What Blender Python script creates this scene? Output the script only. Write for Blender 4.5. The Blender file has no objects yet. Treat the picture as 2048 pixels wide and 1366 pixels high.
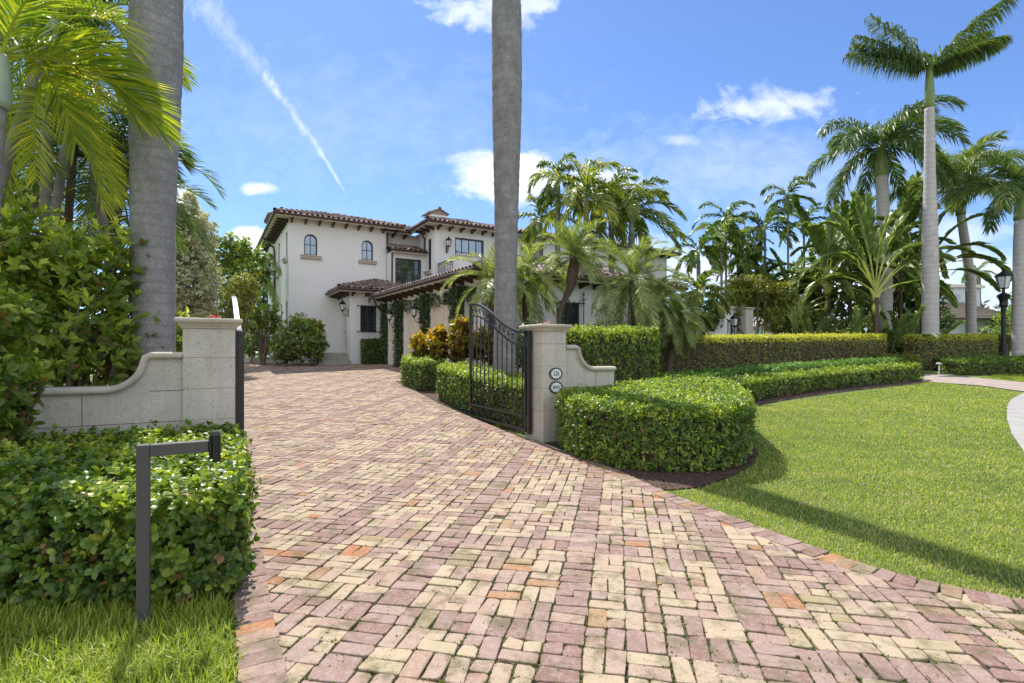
import bpy, math
import numpy as np
from mathutils import Vector, Matrix
R = math.radians
PI = math.pi
rng = np.random.default_rng(11)
S = bpy.context.scene
COL = S.collection
F, CX, HY, EYE = 1040.0, 1024.0, 703.0, 1.52

# ------------------------------------------------------------------ ground height
def G(y):
    y = np.asarray(y, float)
    z = np.where(y < 4.4, 0.0, np.where(y < 9.0, .056*(y-4.4)**2/9.2, .056*(y-6.7)))
    far = .857+.35*(1-np.exp(-(np.maximum(y, 22)-22)*.056/.35))
    return np.where(y > 22, far, z)
def g(y): return float(G(y))
def at(px, py, Y): return Vector(((px-CX)/F*Y, Y, EYE+(HY-py)/F*Y))
def xat(px, Y): return (px-CX)/F*Y
def gp(px, py):
    y = 5.0
    for _ in range(80): y = .5*y+.5*(EYE-g(y))*F/(py-HY)
    return ((px-CX)/F*y, y)

# ------------------------------------------------------------------ node helpers
class NT:
    def __init__(s, tree):
        s.t = tree; s.N = tree.nodes; s.L = tree.links
    def n(s, kind, **kw):
        nd = s.N.new(kind)
        for k, v in kw.items():
            if k.startswith('i_'):
                s.put(nd.inputs[k[2:].replace('_', ' ')], v)
            else: setattr(nd, k, v)
        return nd
    def put(s, inp, v):
        if isinstance(v, bpy.types.NodeSocket): s.L.new(v, inp)
        elif isinstance(v, bpy.types.Node): s.L.new(v.outputs[0], inp)
        else:
            if isinstance(v, tuple) and len(v) == 3 and inp.type == 'RGBA': v = v+(1,)
            inp.default_value = v
    def m(s, op, a, b=None, c=None, clamp=False):
        nd = s.N.new('ShaderNodeMath'); nd.operation = op; nd.use_clamp = clamp
        s.put(nd.inputs[0], a)
        if b is not None: s.put(nd.inputs[1], b)
        if c is not None: s.put(nd.inputs[2], c)
        return nd.outputs[0]
    def mix(s, f, a, b, blend='MIX'):
        nd = s.N.new('ShaderNodeMix'); nd.data_type = 'RGBA'; nd.blend_type = blend
        s.put(nd.inputs[0], f); s.put(nd.inputs[6], a); s.put(nd.inputs[7], b)
        return nd.outputs[2]
    def ramp(s, f, stops):
        nd = s.N.new('ShaderNodeValToRGB'); s.put(nd.inputs[0], f)
        e = nd.color_ramp.elements
        while len(e) < len(stops): e.new(.5)
        for k, (p, c) in enumerate(stops):
            e[k].position = p
            e[k].color = (c, c, c, 1) if not isinstance(c, tuple) else c+(1,)
        return nd.outputs[0]
    def noise(s, scale, detail=4, rough=.6, vec=None, dist=0):
        nd = s.N.new('ShaderNodeTexNoise'); nd.inputs['Scale'].default_value = scale
        nd.inputs['Detail'].default_value = detail; nd.inputs['Roughness'].default_value = rough
        nd.inputs['Distortion'].default_value = dist
        if vec is not None: s.put(nd.inputs['Vector'], vec)
        return nd.outputs[0]
    def map(s, vec, scale=(1, 1, 1), rot=(0, 0, 0)):
        nd = s.N.new('ShaderNodeMapping'); s.put(nd.inputs[0], vec)
        nd.inputs['Scale'].default_value = scale; nd.inputs['Rotation'].default_value = rot
        return nd.outputs[0]
    def bump(s, h, strength=.4, dist=.01):
        nd = s.N.new('ShaderNodeBump'); s.put(nd.inputs['Height'], h)
        nd.inputs['Strength'].default_value = strength; nd.inputs['Distance'].default_value = dist
        return nd.outputs[0]
def newmat(name):
    m = bpy.data.materials.new(name); m.use_nodes = True
    t = NT(m.node_tree)
    p = m.node_tree.nodes['Principled BSDF']
    return m, t, p
def objco(t): return t.n('ShaderNodeTexCoord').outputs['Object']
def tintfac(t):
    a = t.n('ShaderNodeAttribute'); a.attribute_name = 'tint'
    return a.outputs['Fac']

def plain(name, rgb, rough=.6, metal=0, var=.15, scale=8, bump=0, bscale=60):
    m, t, p = newmat(name); co = objco(t)
    f = t.ramp(t.noise(scale, 5, .65, co), [(.3, 0.0), (.7, 1.0)])
    lo = tuple(c*(1-var) for c in rgb); hi = tuple(min(1, c*(1+var)) for c in rgb)
    t.put(p.inputs['Base Color'], t.mix(f, lo, hi))
    p.inputs['Roughness'].default_value = rough; p.inputs['Metallic'].default_value = metal
    if bump: t.put(p.inputs['Normal'], t.bump(t.noise(bscale, 4, .6, co), bump, .006))
    return m
def tinted(name, stops, rough=.7, bump=0, bscale=60, spec=.3, mott=.12, mscale=30):
    """colour picked per element through the tint attribute"""
    m, t, p = newmat(name); co = objco(t)
    c = t.ramp(tintfac(t), stops)
    v = t.ramp(t.noise(mscale, 5, .7, co), [(.25, 1-mott*2), (.75, 1+mott)])
    t.put(p.inputs['Base Color'], t.mix(1.0, c, v, 'MULTIPLY'))
    p.inputs['Roughness'].default_value = rough; p.inputs['Specular IOR Level'].default_value = spec
    if bump: t.put(p.inputs['Normal'], t.bump(t.noise(bscale, 4, .6, co), bump, .006))
    return m
LEAFK = 1.22
def leafmat(name, stops, trans=.35, rough=.38, tcol=(1.25, 1.3, .55), spec=.5):
    m, t, p = newmat(name)
    stops = [(q, tuple(min(.7, x*LEAFK*k_) for x, k_ in zip(c_, (1.14, 1.0, .9)))) for q, c_ in stops]
    c = t.ramp(tintfac(t), stops)
    t.put(p.inputs['Base Color'], c)
    p.inputs['Roughness'].default_value = rough; p.inputs['Specular IOR Level'].default_value = spec
    tr = t.n('ShaderNodeBsdfTranslucent'); t.put(tr.inputs[0], t.mix(1.0, c, tcol, 'MULTIPLY'))
    mx = t.n('ShaderNodeMixShader'); mx.inputs[0].default_value = trans
    t.put(mx.inputs[1], p.outputs[0]); t.put(mx.inputs[2], tr.outputs[0])
    out = [x for x in t.N if x.type == 'OUTPUT_MATERIAL'][0]
    t.put(out.inputs[0], mx.outputs[0])
    return m

# ------------------------------------------------------------------ mesh helpers
def tag(o, label=None, cat=None, group=None, kind=None):
    if label: o['label'] = label
    if cat: o['category'] = cat
    if group: o['group'] = group
    if kind: o['kind'] = kind
    return o
def empty(name, loc=(0, 0, 0), rz=0, **kw):
    o = bpy.data.objects.new(name, None); COL.objects.link(o)
    o.location = loc; o.rotation_euler = (0, 0, rz); o.empty_display_size = .2
    return tag(o, **kw)
def rawmesh(name, V, polys, mat, parent=None, tint=None, smooth=False, loc=None, midx=None):
    V = np.asarray(V, np.float32)
    if loc is not None and parent is None:
        V = V-np.asarray(loc, np.float32)
    me = bpy.data.meshes.new(name)
    polys = [np.asarray(p, np.int32) for p in polys if len(p)]
    me.vertices.add(len(V)); me.vertices.foreach_set('co', V.ravel())
    nl = sum(p.size for p in polys); npol = sum(len(p) for p in polys)
    me.loops.add(nl); me.polygons.add(npol)
    me.loops.foreach_set('vertex_index', np.concatenate([p.ravel() for p in polys]))
    tot = np.concatenate([np.full(len(p), p.shape[1], np.int32) for p in polys])
    st = np.concatenate([[0], np.cumsum(tot)[:-1]]).astype(np.int32)
    me.polygons.foreach_set('loop_start', st)
    me.polygons.foreach_set('use_smooth', np.full(npol, bool(smooth)))
    if tint is not None:
        a = me.attributes.new('tint', 'FLOAT', 'POINT'); a.data.foreach_set('value', np.asarray(tint, np.float32))
    mats = mat if isinstance(mat, (list, tuple)) else [mat]
    for m in mats: me.materials.append(m)
    if midx is not None: me.polygons.foreach_set('material_index', np.asarray(midx, np.int32))
    me.update(calc_edges=True)
    o = bpy.data.objects.new(name, me); COL.objects.link(o)
    if parent is not None: o.parent = parent
    elif loc is not None: o.location = loc
    return o

class MB:
    """collects shapes into one mesh; M = optional 4x4 applied to everything added"""
    def __init__(s, M=None):
        s.V = []; s.P = {}; s.n = 0; s.T = []; s.M = M
    def add(s, V, polys, tint=0.5):
        V = np.asarray(V, float).reshape(-1, 3)
        if s.M is not None:
            A = np.array(s.M); V = V@A[:3, :3].T+A[:3, 3]
        s.V.append(V)
        s.T.append(np.broadcast_to(np.asarray(tint, float), (len(V),)))
        for p in polys:
            p = np.asarray(p)
            if p.size == 0: continue
            if p.ndim == 1: p = p[None]
            s.P.setdefault(p.shape[1], []).append(p+s.n)
        s.n += len(V)
    def box(s, x0, x1, y0, y1, z0, z1, tint=.5):
        V = [(x, y, z) for z in (z0, z1) for y in (y0, y1) for x in (x0, x1)]
        s.add(V, [[(0, 2, 3, 1), (4, 5, 7, 6), (0, 1, 5, 4), (2, 6, 7, 3), (0, 4, 6, 2), (1, 3, 7, 5)]], tint)
    def bbox(s, x0, x1, y0, y1, z0, z1, b=.01, tint=.5):
        """box with chamfered vertical and top edges"""
        pts = [(x0+b, y0), (x1-b, y0), (x1, y0+b), (x1, y1-b), (x1-b, y1), (x0+b, y1), (x0, y1-b), (x0, y0+b)]
        cx, cy = (x0+x1)/2, (y0+y1)/2
        ins = [(x+(b if x < cx else -b), y+(b if y < cy else -b)) for x, y in pts]
        V = [(x, y, z0) for x, y in pts]+[(x, y, z1-b) for x, y in pts]+[(x, y, z1) for x, y in ins]
        q = []
        for k in range(2):
            for i in range(8):
                j = (i+1) % 8; q.append((k*8+i, k*8+j, k*8+8+j, k*8+8+i))
        s.add(V, [q, [tuple(range(16, 24))], [tuple(reversed(range(8)))]], tint)
    def prism(s, poly, z0, z1, tint=.5):
        n = len(poly)
        V = [(x, y, z0) for x, y in poly]+[(x, y, z1) for x, y in poly]
        s.add(V, [[(i, (i+1) % n, n+(i+1) % n, n+i) for i in range(n)], [tuple(range(n, 2*n))], [tuple(reversed(range(n)))]], tint)
    def slab(s, poly, axis, a0, a1, tint=.5):
        """polygon in the plane normal to axis (0: yz, 1: xz), extruded a0..a1"""
        n = len(poly); f = (lambda a, p: (a, p[0], p[1])) if axis == 0 else (lambda a, p: (p[0], a, p[1]))
        V = [f(a0, p) for p in poly]+[f(a1, p) for p in poly]
        s.add(V, [[(i, (i+1) % n, n+(i+1) % n, n+i) for i in range(n)], [tuple(range(n, 2*n))], [tuple(reversed(range(n)))]], tint)
    def tube(s, pts, rad, n=8, tint=.5, cap=True, wob=0):
        P = np.asarray(pts, float); k = len(P)
        rad = np.broadcast_to(np.asarray(rad, float), (k,))
        T = np.gradient(P, axis=0); T /= np.linalg.norm(T, axis=1)[:, None]+1e-9
        up = np.array([0, 0, 1.0]) if abs(T[0, 2]) < .9 else np.array([1.0, 0, 0])
        V = []; a0 = np.arange(n)/n*2*PI
        u = np.cross(T[0], up); u /= np.linalg.norm(u)
        for i in range(k):
            u = u-T[i]*np.dot(u, T[i]); u /= np.linalg.norm(u); v = np.cross(T[i], u)
            r = rad[i]*(1+(rng.normal(0, wob, n) if wob else 0))
            V.append(P[i]+(np.cos(a0)*r)[:, None]*u+(np.sin(a0)*r)[:, None]*v)
        V = np.concatenate(V)
        q = [(i*n+j, i*n+(j+1) % n, (i+1)*n+(j+1) % n, (i+1)*n+j) for i in range(k-1) for j in range(n)]
        pl = [q]
        if cap: pl += [[tuple(reversed(range(n)))], [tuple(range((k-1)*n, k*n))]]
        s.add(V, pl, tint)
    def bar(s, a, b, w, tint=.5):
        s.tube([a, b], w*.7071, 4, tint)
    def lathe(s, prof, n=12, c=(0, 0, 0), tint=.5, cap=True, a0=0):
        """profile list of (r, z)"""
        a = np.arange(n)/n*2*PI+a0; V = []
        for r, z in prof:
            V += [(c[0]+r*math.cos(t), c[1]+r*math.sin(t), c[2]+z) for t in a]
        k = len(prof)
        q = [(i*n+j, i*n+(j+1) % n, (i+1)*n+(j+1) % n, (i+1)*n+j) for i in range(k-1) for j in range(n)]
        pl = [q]
        if cap: pl += [[tuple(reversed(range(n)))], [tuple(range((k-1)*n, k*n))]]
        s.add(V, pl, tint)
    def build(s, name, mat, parent=None, smooth=False, loc=None):
        polys = [np.concatenate(v) for k, v in sorted(s.P.items())]
        V = np.concatenate(s.V)
        return rawmesh(name, V, polys, mat, parent, np.concatenate(s.T), smooth, loc)

# ------------------------------------------------------------------ leaves
L_DIA = (np.array([(0, 0, 0), (.45, .27, .07), (1, 0, -.05), (.45, -.27, .07)], float), [np.array([(0, 1, 2), (0, 2, 3)])])
_l = np.array([(0, 0, 0), (.3, .2, .05), (.3, 0, 0), (.3, -.2, .05), (.68, .2, .03), (.68, 0, -.03), (.68, -.2, .03), (1, 0, -.14)], float)
L_FULL = (_l, [np.array([(0, 2, 1), (0, 3, 2), (4, 5, 7), (5, 6, 7)]), np.array([(1, 2, 5, 4), (2, 3, 6, 5)])])
_o = _l.copy(); _o[:, 1] *= 1.45
L_OVAL = (_o, L_FULL[1])
def nrm(a): return a/(np.linalg.norm(a, axis=-1, keepdims=True)+1e-9)
def leafset(P, T, N, size, tm, tint):
    """P positions, T leaf axis, N face normal"""
    n = len(P); T = nrm(T); B = nrm(np.cross(N, T)); N = np.cross(T, B)
    tv, tf = tm; k = len(tv); size = np.broadcast_to(size, (n,))
    V = P[:, None]+size[:, None, None]*(tv[None, :, 0, None]*T[:, None]+tv[None, :, 1, None]*B[:, None]+tv[None, :, 2, None]*N[:, None])
    off = (np.arange(n)*k)
    polys = [(f[None]+off[:, None, None]).reshape(-1, f.shape[1]) for f in tf]
    return V.reshape(-1, 3), polys, np.repeat(np.broadcast_to(tint, (n,)), k)
def rand_perp(D):
    r = rng.normal(size=D.shape); return nrm(r-D*np.sum(r*D, -1, keepdims=True))
def whorls(tips, D, k, size, tm, spread=(35, 85), stem=.7, tint=None, jit=.25):
    """k leaves radiating round each twig tip"""
    n = len(tips); D = nrm(D+rng.normal(0, jit, D.shape))
    DD = np.repeat(D, k, 0); TT = np.repeat(tips, k, 0)
    sz = size*rng.uniform(.6, 1.15, len(TT))
    q = rand_perp(DD); th = np.radians(rng.uniform(*spread, len(TT)))[:, None]
    T = DD*np.cos(th)+q*np.sin(th)
    N = DD*np.sin(th)-q*np.cos(th)
    P = TT-DD*(rng.uniform(0, stem, len(TT))*size)[:, None]
    if tint is None: tint = rng.uniform(0, 1, n)
    tt = np.clip(np.repeat(tint, k)+rng.normal(0, .1, len(TT)), 0, 1)
    return leafset(P, T, N+rng.normal(0, .12, N.shape), sz, tm, tt)
def wobble(P, s=1.0, seed=0):
    """smooth 3-D lumps, -1..1"""
    a = np.sin(P[:, 0]*3.1*s+seed)+np.sin(P[:, 1]*2.7*s+1.7+seed)+np.sin(P[:, 2]*3.7*s+.6*seed)
    b = np.sin((P[:, 0]+P[:, 1])*5.3*s+seed*2)+np.sin((P[:, 1]-P[:, 2])*6.1*s+2+seed)+np.sin((P[:, 2]+P[:, 0])*4.7*s)
    return (a*.6+b*.4)/3
def inpoly(x, y, poly):
    x = np.asarray(x); y = np.asarray(y); ins = np.zeros(x.shape, bool); n = len(poly)
    for i in range(n):
        x0, y0 = poly[i]; x1, y1 = poly[(i+1) % n]
        if y0 == y1: continue
        c = ((y0 > y) != (y1 > y)) & (x < (x1-x0)*(y-y0)/(y1-y0)+x0)
        ins ^= c
    return ins
def area(poly):
    p = np.array(poly); q = np.roll(p, -1, 0)
    return .5*np.sum(p[:, 0]*q[:, 1]-q[:, 0]*p[:, 1])
def smoothpoly(poly, it=2):
    p = np.array(poly, float)
    for _ in range(it):
        q = np.roll(p, -1, 0); p = np.stack([.75*p+.25*q, .25*p+.75*q], 1).reshape(-1, 2)
    return p
def offset(poly, d):
    p = np.array(poly); a = np.roll(p, 1, 0); b = np.roll(p, -1, 0)
    t = nrm(b-a); s = 1 if area(p) > 0 else -1
    return p-s*np.stack([t[:, 1], -t[:, 0]], 1)*d
def ribbon(pts, w):
    p = np.array(pts, float); t = nrm(np.gradient(p, axis=0)); nn = np.stack([-t[:, 1], t[:, 0]], 1)
    w = np.broadcast_to(w, (len(p),))[:, None]
    return np.concatenate([p+nn*w/2, (p-nn*w/2)[::-1]])

M_core = None
def hedge(name, label, poly, h, mat, leaf=.05, dens=900, k=5, tm=L_DIA, group=None, seed=0, lump=.05,
          rough=.03, smooth=2, side_dens=1.0, z_of=None, cat='hedge', shoots=.03, core_in=.1, hvar=.02, tlo=0., thi=1., topt=.0):
    poly = smoothpoly(poly, smooth) if smooth else np.array(poly, float)
    if area(poly) < 0: poly = poly[::-1]
    c = poly.mean(0); base = (c[0], c[1], g(c[1]))
    root = empty(name, base, label=label, cat=cat, group=group)
    # sides
    q = np.roll(poly, -1, 0); d = q-poly; ln = np.linalg.norm(d, axis=1); per = ln.sum()
    ns = int(per*h*dens*side_dens); cum = np.cumsum(ln)
    s = rng.uniform(0, per, ns); idx = np.searchsorted(cum, s).clip(0, len(ln)-1)
    f = 1-(cum[idx]-s)/ln[idx]
    xy = poly[idx]+d[idx]*f[:, None]; nn = nrm(np.stack([d[:, 1], -d[:, 0]], 1))[idx]
    zz = rng.uniform(.03, 1, ns)**.9*h
    P1 = np.column_stack([xy, G(xy[:, 1])+zz]); D1 = np.column_stack([nn, np.full(ns, .35)])
    rnd = np.clip((zz-(h-.12))/.12, 0, 1); P1[:, :2] -= nn*(rnd**2*.06)[:, None]; D1[:, 2] += rnd*.8
    low = np.clip((.16-zz)/.16, 0, 1); P1[:, :2] -= nn*(low*.07)[:, None]
    # top
    ar = area(poly); nt = int(ar*dens)
    mn, mx = poly.min(0), poly.max(0)
    cand = rng.uniform(mn, mx, (int(nt*np.prod(mx-mn)/ar)+10, 2)); cand = cand[inpoly(cand[:, 0], cand[:, 1], poly)]
    P2 = np.column_stack([cand, G(cand[:, 1])+h]); D2 = np.tile([0, 0, 1.0], (len(cand), 1))
    P = np.concatenate([P1, P2]); D = nrm(np.concatenate([D1, D2]))
    wob = wobble(P, 2.2, seed)*lump+rng.normal(0, rough, len(P))-np.abs(rng.normal(0, rough, len(P)))
    P = P+D*wob[:, None]
    P[:, 2] += wobble(P*np.array([1, 1, 0]), .8, seed+3)*hvar*np.clip((P[:, 2]-G(P[:, 1]))/h, 0, 1)
    sh = rng.random(len(P)) < shoots; P[sh] += D[sh]*rng.uniform(.02, .09, sh.sum())[:, None]
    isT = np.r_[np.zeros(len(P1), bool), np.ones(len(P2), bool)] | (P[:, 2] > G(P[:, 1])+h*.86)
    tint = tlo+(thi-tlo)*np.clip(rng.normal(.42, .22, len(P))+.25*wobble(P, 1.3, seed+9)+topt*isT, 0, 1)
    kp = (rng.random(len(P)) < .84+.6*wobble(P, 4.1, seed+1)) | isT; P, D, tint = P[kp], D[kp], tint[kp]
    V, pl, tt = whorls(P, D, k, leaf, tm, tint=tint)
    V = V-np.array(base)
    rawmesh('foliage', V, pl, mat, root, tt, True)
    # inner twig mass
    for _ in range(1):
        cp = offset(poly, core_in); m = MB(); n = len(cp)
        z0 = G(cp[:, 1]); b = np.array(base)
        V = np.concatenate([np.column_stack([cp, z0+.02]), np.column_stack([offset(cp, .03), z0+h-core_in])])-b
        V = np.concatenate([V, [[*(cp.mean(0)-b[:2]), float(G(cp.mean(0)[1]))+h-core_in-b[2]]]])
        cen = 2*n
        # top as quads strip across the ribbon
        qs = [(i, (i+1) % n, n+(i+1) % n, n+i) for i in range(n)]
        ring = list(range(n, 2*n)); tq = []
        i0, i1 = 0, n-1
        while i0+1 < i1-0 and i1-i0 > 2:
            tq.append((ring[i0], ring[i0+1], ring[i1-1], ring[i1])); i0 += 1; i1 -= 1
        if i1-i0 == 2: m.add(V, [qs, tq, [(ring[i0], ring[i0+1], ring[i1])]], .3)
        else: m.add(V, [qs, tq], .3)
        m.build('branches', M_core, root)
    return root

def shrub(name, label, loc, blobs, mat, leaf=.1, n=600, k=6, tm=L_FULL, group=None, cat='shrub', seed=0, stems=5,
          stemmat=None, spread=(35, 85), shell=.45, tints=None, stem_r=.02, size_var=None, upb=.5, stem_from=(0, 0, 0), topbias=.25):
    """blobs: (x,y,z,rx,ry,rz) relative to loc"""
    root = empty(name, loc, label=label, cat=cat, group=group)
    B = np.array(blobs, float); vol = B[:, 3]*B[:, 4]*B[:, 5]; w = vol**.75; w /= w.sum()
    bi = rng.choice(len(B), n, p=w)
    d = nrm(rng.normal(size=(n, 3))); r = 1-shell*rng.random(n)**1.6
    r = r*(1+.22*wobble(d*2+B[bi, :3], 1.4, seed))
    P = B[bi, :3]+d*B[bi, 3:]*r[:, None]
    D = nrm(d+np.array([0, 0, upb]))
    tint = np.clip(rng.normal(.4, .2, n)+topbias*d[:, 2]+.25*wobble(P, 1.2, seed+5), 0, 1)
    if tints is not None: tint = tints(P, d, tint)
    V, pl, tt = whorls(P, D, k, leaf, tm, spread=spread, tint=tint)
    rawmesh('foliage', V, pl, mat, root, tt, True)
    if stems:
        m = MB(); order = rng.permutation(n)[:stems]
        for j in order:
            e = P[j]; s0 = np.array(stem_from)+np.array([rng.normal(0, .05), rng.normal(0, .05), 0.0]); mid = (s0+e)/2+np.array([0, 0, .12*abs(e[2])])+rng.normal(0, .05, 3)
            t = np.linspace(0, 1, 6)[:, None]
            c = (1-t)**2*s0+2*t*(1-t)*mid+t**2*e
            m.tube(c, np.linspace(stem_r, stem_r*.3, 6), 5)
        m.build('stems', stemmat or M_twig, root)
    return root

# ------------------------------------------------------------------ palms
def frond_geo(az, elev, L, bend, nl, ll, lw, pet=.18, hang=.4, plum=0., fwd=(28, 62), curl=.0, wind=(0, 0), V0=18, taper=True, rr=.018, seg=14, tb=.5, tv=.12, rt=.75):
    """returns (V, polys, tint) of a feather frond rooted at the origin"""
    d = np.array([math.cos(az)*math.cos(elev), math.sin(az)*math.cos(elev), math.sin(elev)])
    P = [np.zeros(3)]; T = [d]; st = L/seg
    for i in range(seg):
        f = (i+1)/seg
        d = d+np.array([wind[0], wind[1], -bend])*(st/L)*(.4+1.3*f); d /= np.linalg.norm(d)
        P.append(P[-1]+d*st); T.append(d)
    P = np.array(P); T = np.array(T)
    m = MB(); m.tube(P, np.linspace(rr, rr*.2, len(P)), 4, tint=rt, cap=False)
    s = np.linspace(pet, .995, nl); s = np.concatenate([s, s]); side = np.concatenate([np.ones(nl), -np.ones(nl)])
    s = np.clip(s+rng.normal(0, .25/nl, len(s)), 0, 1)
    x = s*seg; i = np.minimum(x.astype(int), seg-1); fr = (x-i)[:, None]
    p = P[i]*(1-fr)+P[i+1]*fr; t = nrm(T[i]*(1-fr)+T[i+1]*fr)
    hz = np.array([-math.sin(az), math.cos(az), 0.0])
    sd = nrm(hz-t*np.sum(t*hz, 1, keepdims=True)); up = np.cross(t, sd); 
    up = up*np.sign(up[:, 2:3]+1e-6)
    f = np.radians(fwd[0]+(fwd[1]-fwd[0])*s**1.5+rng.normal(0, 5, len(s)))[:, None]
    roll = np.radians(V0+rng.normal(0, 4+plum*60, len(s)))[:, None]
    o = (sd*side[:, None])*np.cos(roll)+up*np.sin(roll)
    dr = o*np.cos(f)+t*np.sin(f)
    env = np.sin(np.clip((s-pet)/(1-pet), 0, 1)*PI*.86+.32)**.6 if taper else np.ones(len(s))
    l = ll*(.25+.75*env)*rng.uniform(.85, 1.1, len(s)); l = l[:, None]
    gw = np.array([wind[0]*.6, wind[1]*.6, -1.0])
    mid = p+nrm(dr+gw*hang*.35)*l*.5
    tip = mid+nrm(dr+gw*hang*1.25)*l*.5
    wd = nrm(t-dr*np.sum(t*dr, 1, keepdims=True)+rng.normal(0, .15, t.shape))*lw*.5
    n = len(s)
    V = np.stack([p-wd*.6, p+wd*.6, mid+wd, mid-wd, tip], 1).reshape(-1, 3)
    off = (np.arange(n)*5)[:, None]
    tt = np.clip(tb+rng.normal(0, tv, n)+.12*s, 0, 1)
    m.add(V, [np.array([[0, 1, 2, 3]])+off, np.array([[3, 2, 4]])+off], np.repeat(tt, 5))
    return m
def trunk_geo(pts, rad, n=16, rings=0, amp=.03):
    """smooth curve through pts, radii interpolated, faint leaf-scar rings"""
    P = np.array(pts, float); k = max(8, int(np.linalg.norm(P[-1]-P[0])*9))
    t = np.linspace(0, len(P)-1, k)
    C = np.stack([np.interp(t, range(len(P)), P[:, j]) for j in range(3)], 1)
    for _ in range(3): C[1:-1] = .25*C[:-2]+.5*C[1:-1]+.25*C[2:]
    r = np.interp(t, np.linspace(0, len(P)-1, len(rad)), rad)
    for _ in range(3): r[1:-1] = .25*r[:-2]+.5*r[1:-1]+.25*r[2:]
    r = r*(1+rng.normal(0, amp*.35, k))
    m = MB(); m.tube(C, r, n, wob=.006); return m
def palm(name, label, base, crown, trad, frond_kw, nf=14, elev=(75, -25), L=2.5, mat=None, tmat=None, shaft=None, shaftmat=None,
         mids=None, group=None, azs=None, spear=True, cat='palm tree', old=0, lr=.12, elr=6):
    """base/crown world points"""
    b = np.array(base, float); c = np.array(crown, float)
    root = empty(name, tuple(b), label=label, cat=cat, group=group)
    pts = [np.zeros(3)]+[np.array(q)-b for q in (mids or [])]+[c-b]
    trunk_geo(pts, trad, 14).build('trunk', tmat, root, smooth=True)
    top = c-b; dirn = nrm(pts[-1]-pts[-2])
    if shaft:
        sl, sr = shaft
        m = MB(); z = np.linspace(0, 1, 8)
        m.tube([top+dirn*sl*q for q in z], [sr*(1.08-.1*abs(q-.1)-.62*max(0, q-.35)) for q in z], 14, cap=True)
        m.build('crownshaft', shaftmat, root, smooth=True); top = top+dirn*sl*.93
    for i in range(nf):
        f = (i+.5)/nf
        e = R(elev[0]+(elev[1]-elev[0])*f**.9+rng.normal(0, elr))
        az = azs[i % len(azs)] if azs is not None else i*2.39996+rng.normal(0, .15)
        kw = dict(frond_kw); kw['bend'] = kw.get('bend', 1.0)*rng.uniform(.8, 1.2)
        ln = L*rng.uniform(1-lr, 1+lr)*(1 if f > .12 else .75)
        m = frond_geo(az, e, ln, **kw)
        V = top+dirn*(.05*(1-f))
        fo = m.build('frond', mat, root); fo.location = tuple(V)
    return root
# ================================================================== camera, light, sky
cam = bpy.data.cameras.new('camera'); cam.sensor_width = 36; cam.lens = 36*F/2048; cam.shift_y = 20/2048
cam.clip_end = 3000; cam.clip_start = .05
co = bpy.data.objects.new('camera', cam); COL.objects.link(co); co.location = (0, 0, EYE); co.rotation_euler = (R(90), 0, 0)
S.camera = co
SUN_AZ = R(115)      # direction towards the sun, measured from +X to +Y
SUN_EL = R(56)
sl = bpy.data.lights.new('sun', 'SUN'); sl.energy = 4.0; sl.angle = R(.6); sl.color = (1, .955, .88)
so = bpy.data.objects.new('sun', sl); COL.objects.link(so)
tos = Vector((math.cos(SUN_AZ)*math.cos(SUN_EL), math.sin(SUN_AZ)*math.cos(SUN_EL), math.sin(SUN_EL)))
so.rotation_euler = tos.to_track_quat('Z', 'Y').to_euler(); so.location = (-8, -4, 20)
W = bpy.data.worlds.new('World'); S.world = W; W.use_nodes = True
t = NT(W.node_tree); bg = W.node_tree.nodes['Background']
sky = t.n('ShaderNodeTexSky'); sky.sky_type = 'NISHITA'; sky.sun_disc = False
sky.sun_elevation = SUN_EL; sky.sun_rotation = PI/2-SUN_AZ
sky.air_density = 1.0; sky.dust_density = .25; sky.ozone_density = 2.6; sky.altitude = 0
SKYK = .135
tc = t.n('ShaderNodeTexCoord').outputs['Generated']
sp = t.n('ShaderNodeSeparateXYZ'); t.put(sp.inputs[0], tc)
yy = t.m('MAXIMUM', sp.outputs[1], .05)
u = t.m('DIVIDE', sp.outputs[0], yy); v = t.m('DIVIDE', sp.outputs[2], yy)
fwd = t.m('GREATER_THAN', sp.outputs[1], .05)
uvn = t.n('ShaderNodeCombineXYZ'); t.put(uvn.inputs[0], u); t.put(uvn.inputs[1], v)
UV = uvn.outputs[0]
nz = t.noise(5.5, 7, .62, t.map(UV, (1, 1.9, 1)), .3)
nzf = t.noise(16, 6, .65, t.map(UV, (1, 1.5, 1)), .4)
mask = None
def cloud(px, py, rx, ry, dens, soft, nsrc, amp, rot=0):
    """a bank of cloud at a compass direction and height"""
    global mask
    cu, cv = (px-CX)/F, (HY-py)/F
    a = t.m('SUBTRACT', u, cu); b = t.m('SUBTRACT', v, cv)
    ca, sa = math.cos(rot), math.sin(rot)
    a2 = t.m('ADD', t.m('MULTIPLY', a, ca/(rx/F)), t.m('MULTIPLY', b, sa/(rx/F)))
    b2 = t.m('ADD', t.m('MULTIPLY', a, -sa/(ry/F)), t.m('MULTIPLY', b, ca/(ry/F)))
    r = t.m('SQRT', t.m('ADD', t.m('MULTIPLY', a2, a2), t.m('MULTIPLY', b2, b2)))
    k = t.m('ADD', t.m('SUBTRACT', 1.0, r), t.m('MULTIPLY', t.m('SUBTRACT', nsrc, .5), amp))
    k = t.m('MULTIPLY', t.m('SMOOTH_MIN', t.m('MAXIMUM', t.m('DIVIDE', k, soft), 0.0), 1.0, .3), dens)
    mask = k if mask is None else t.m('MAXIMUM', mask, k)
cloud(1020, 352, 135, 62, .92, .45, nz, 2.2)
cloud(1190, 362, 90, 40, .65, .5, nz, 2.4)
cloud(960, 25, 115, 42, .62, .7, nzf, 2.8, -.2)
cloud(1065, 5, 70, 25, .6, .7, nzf, 2.8)
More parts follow.
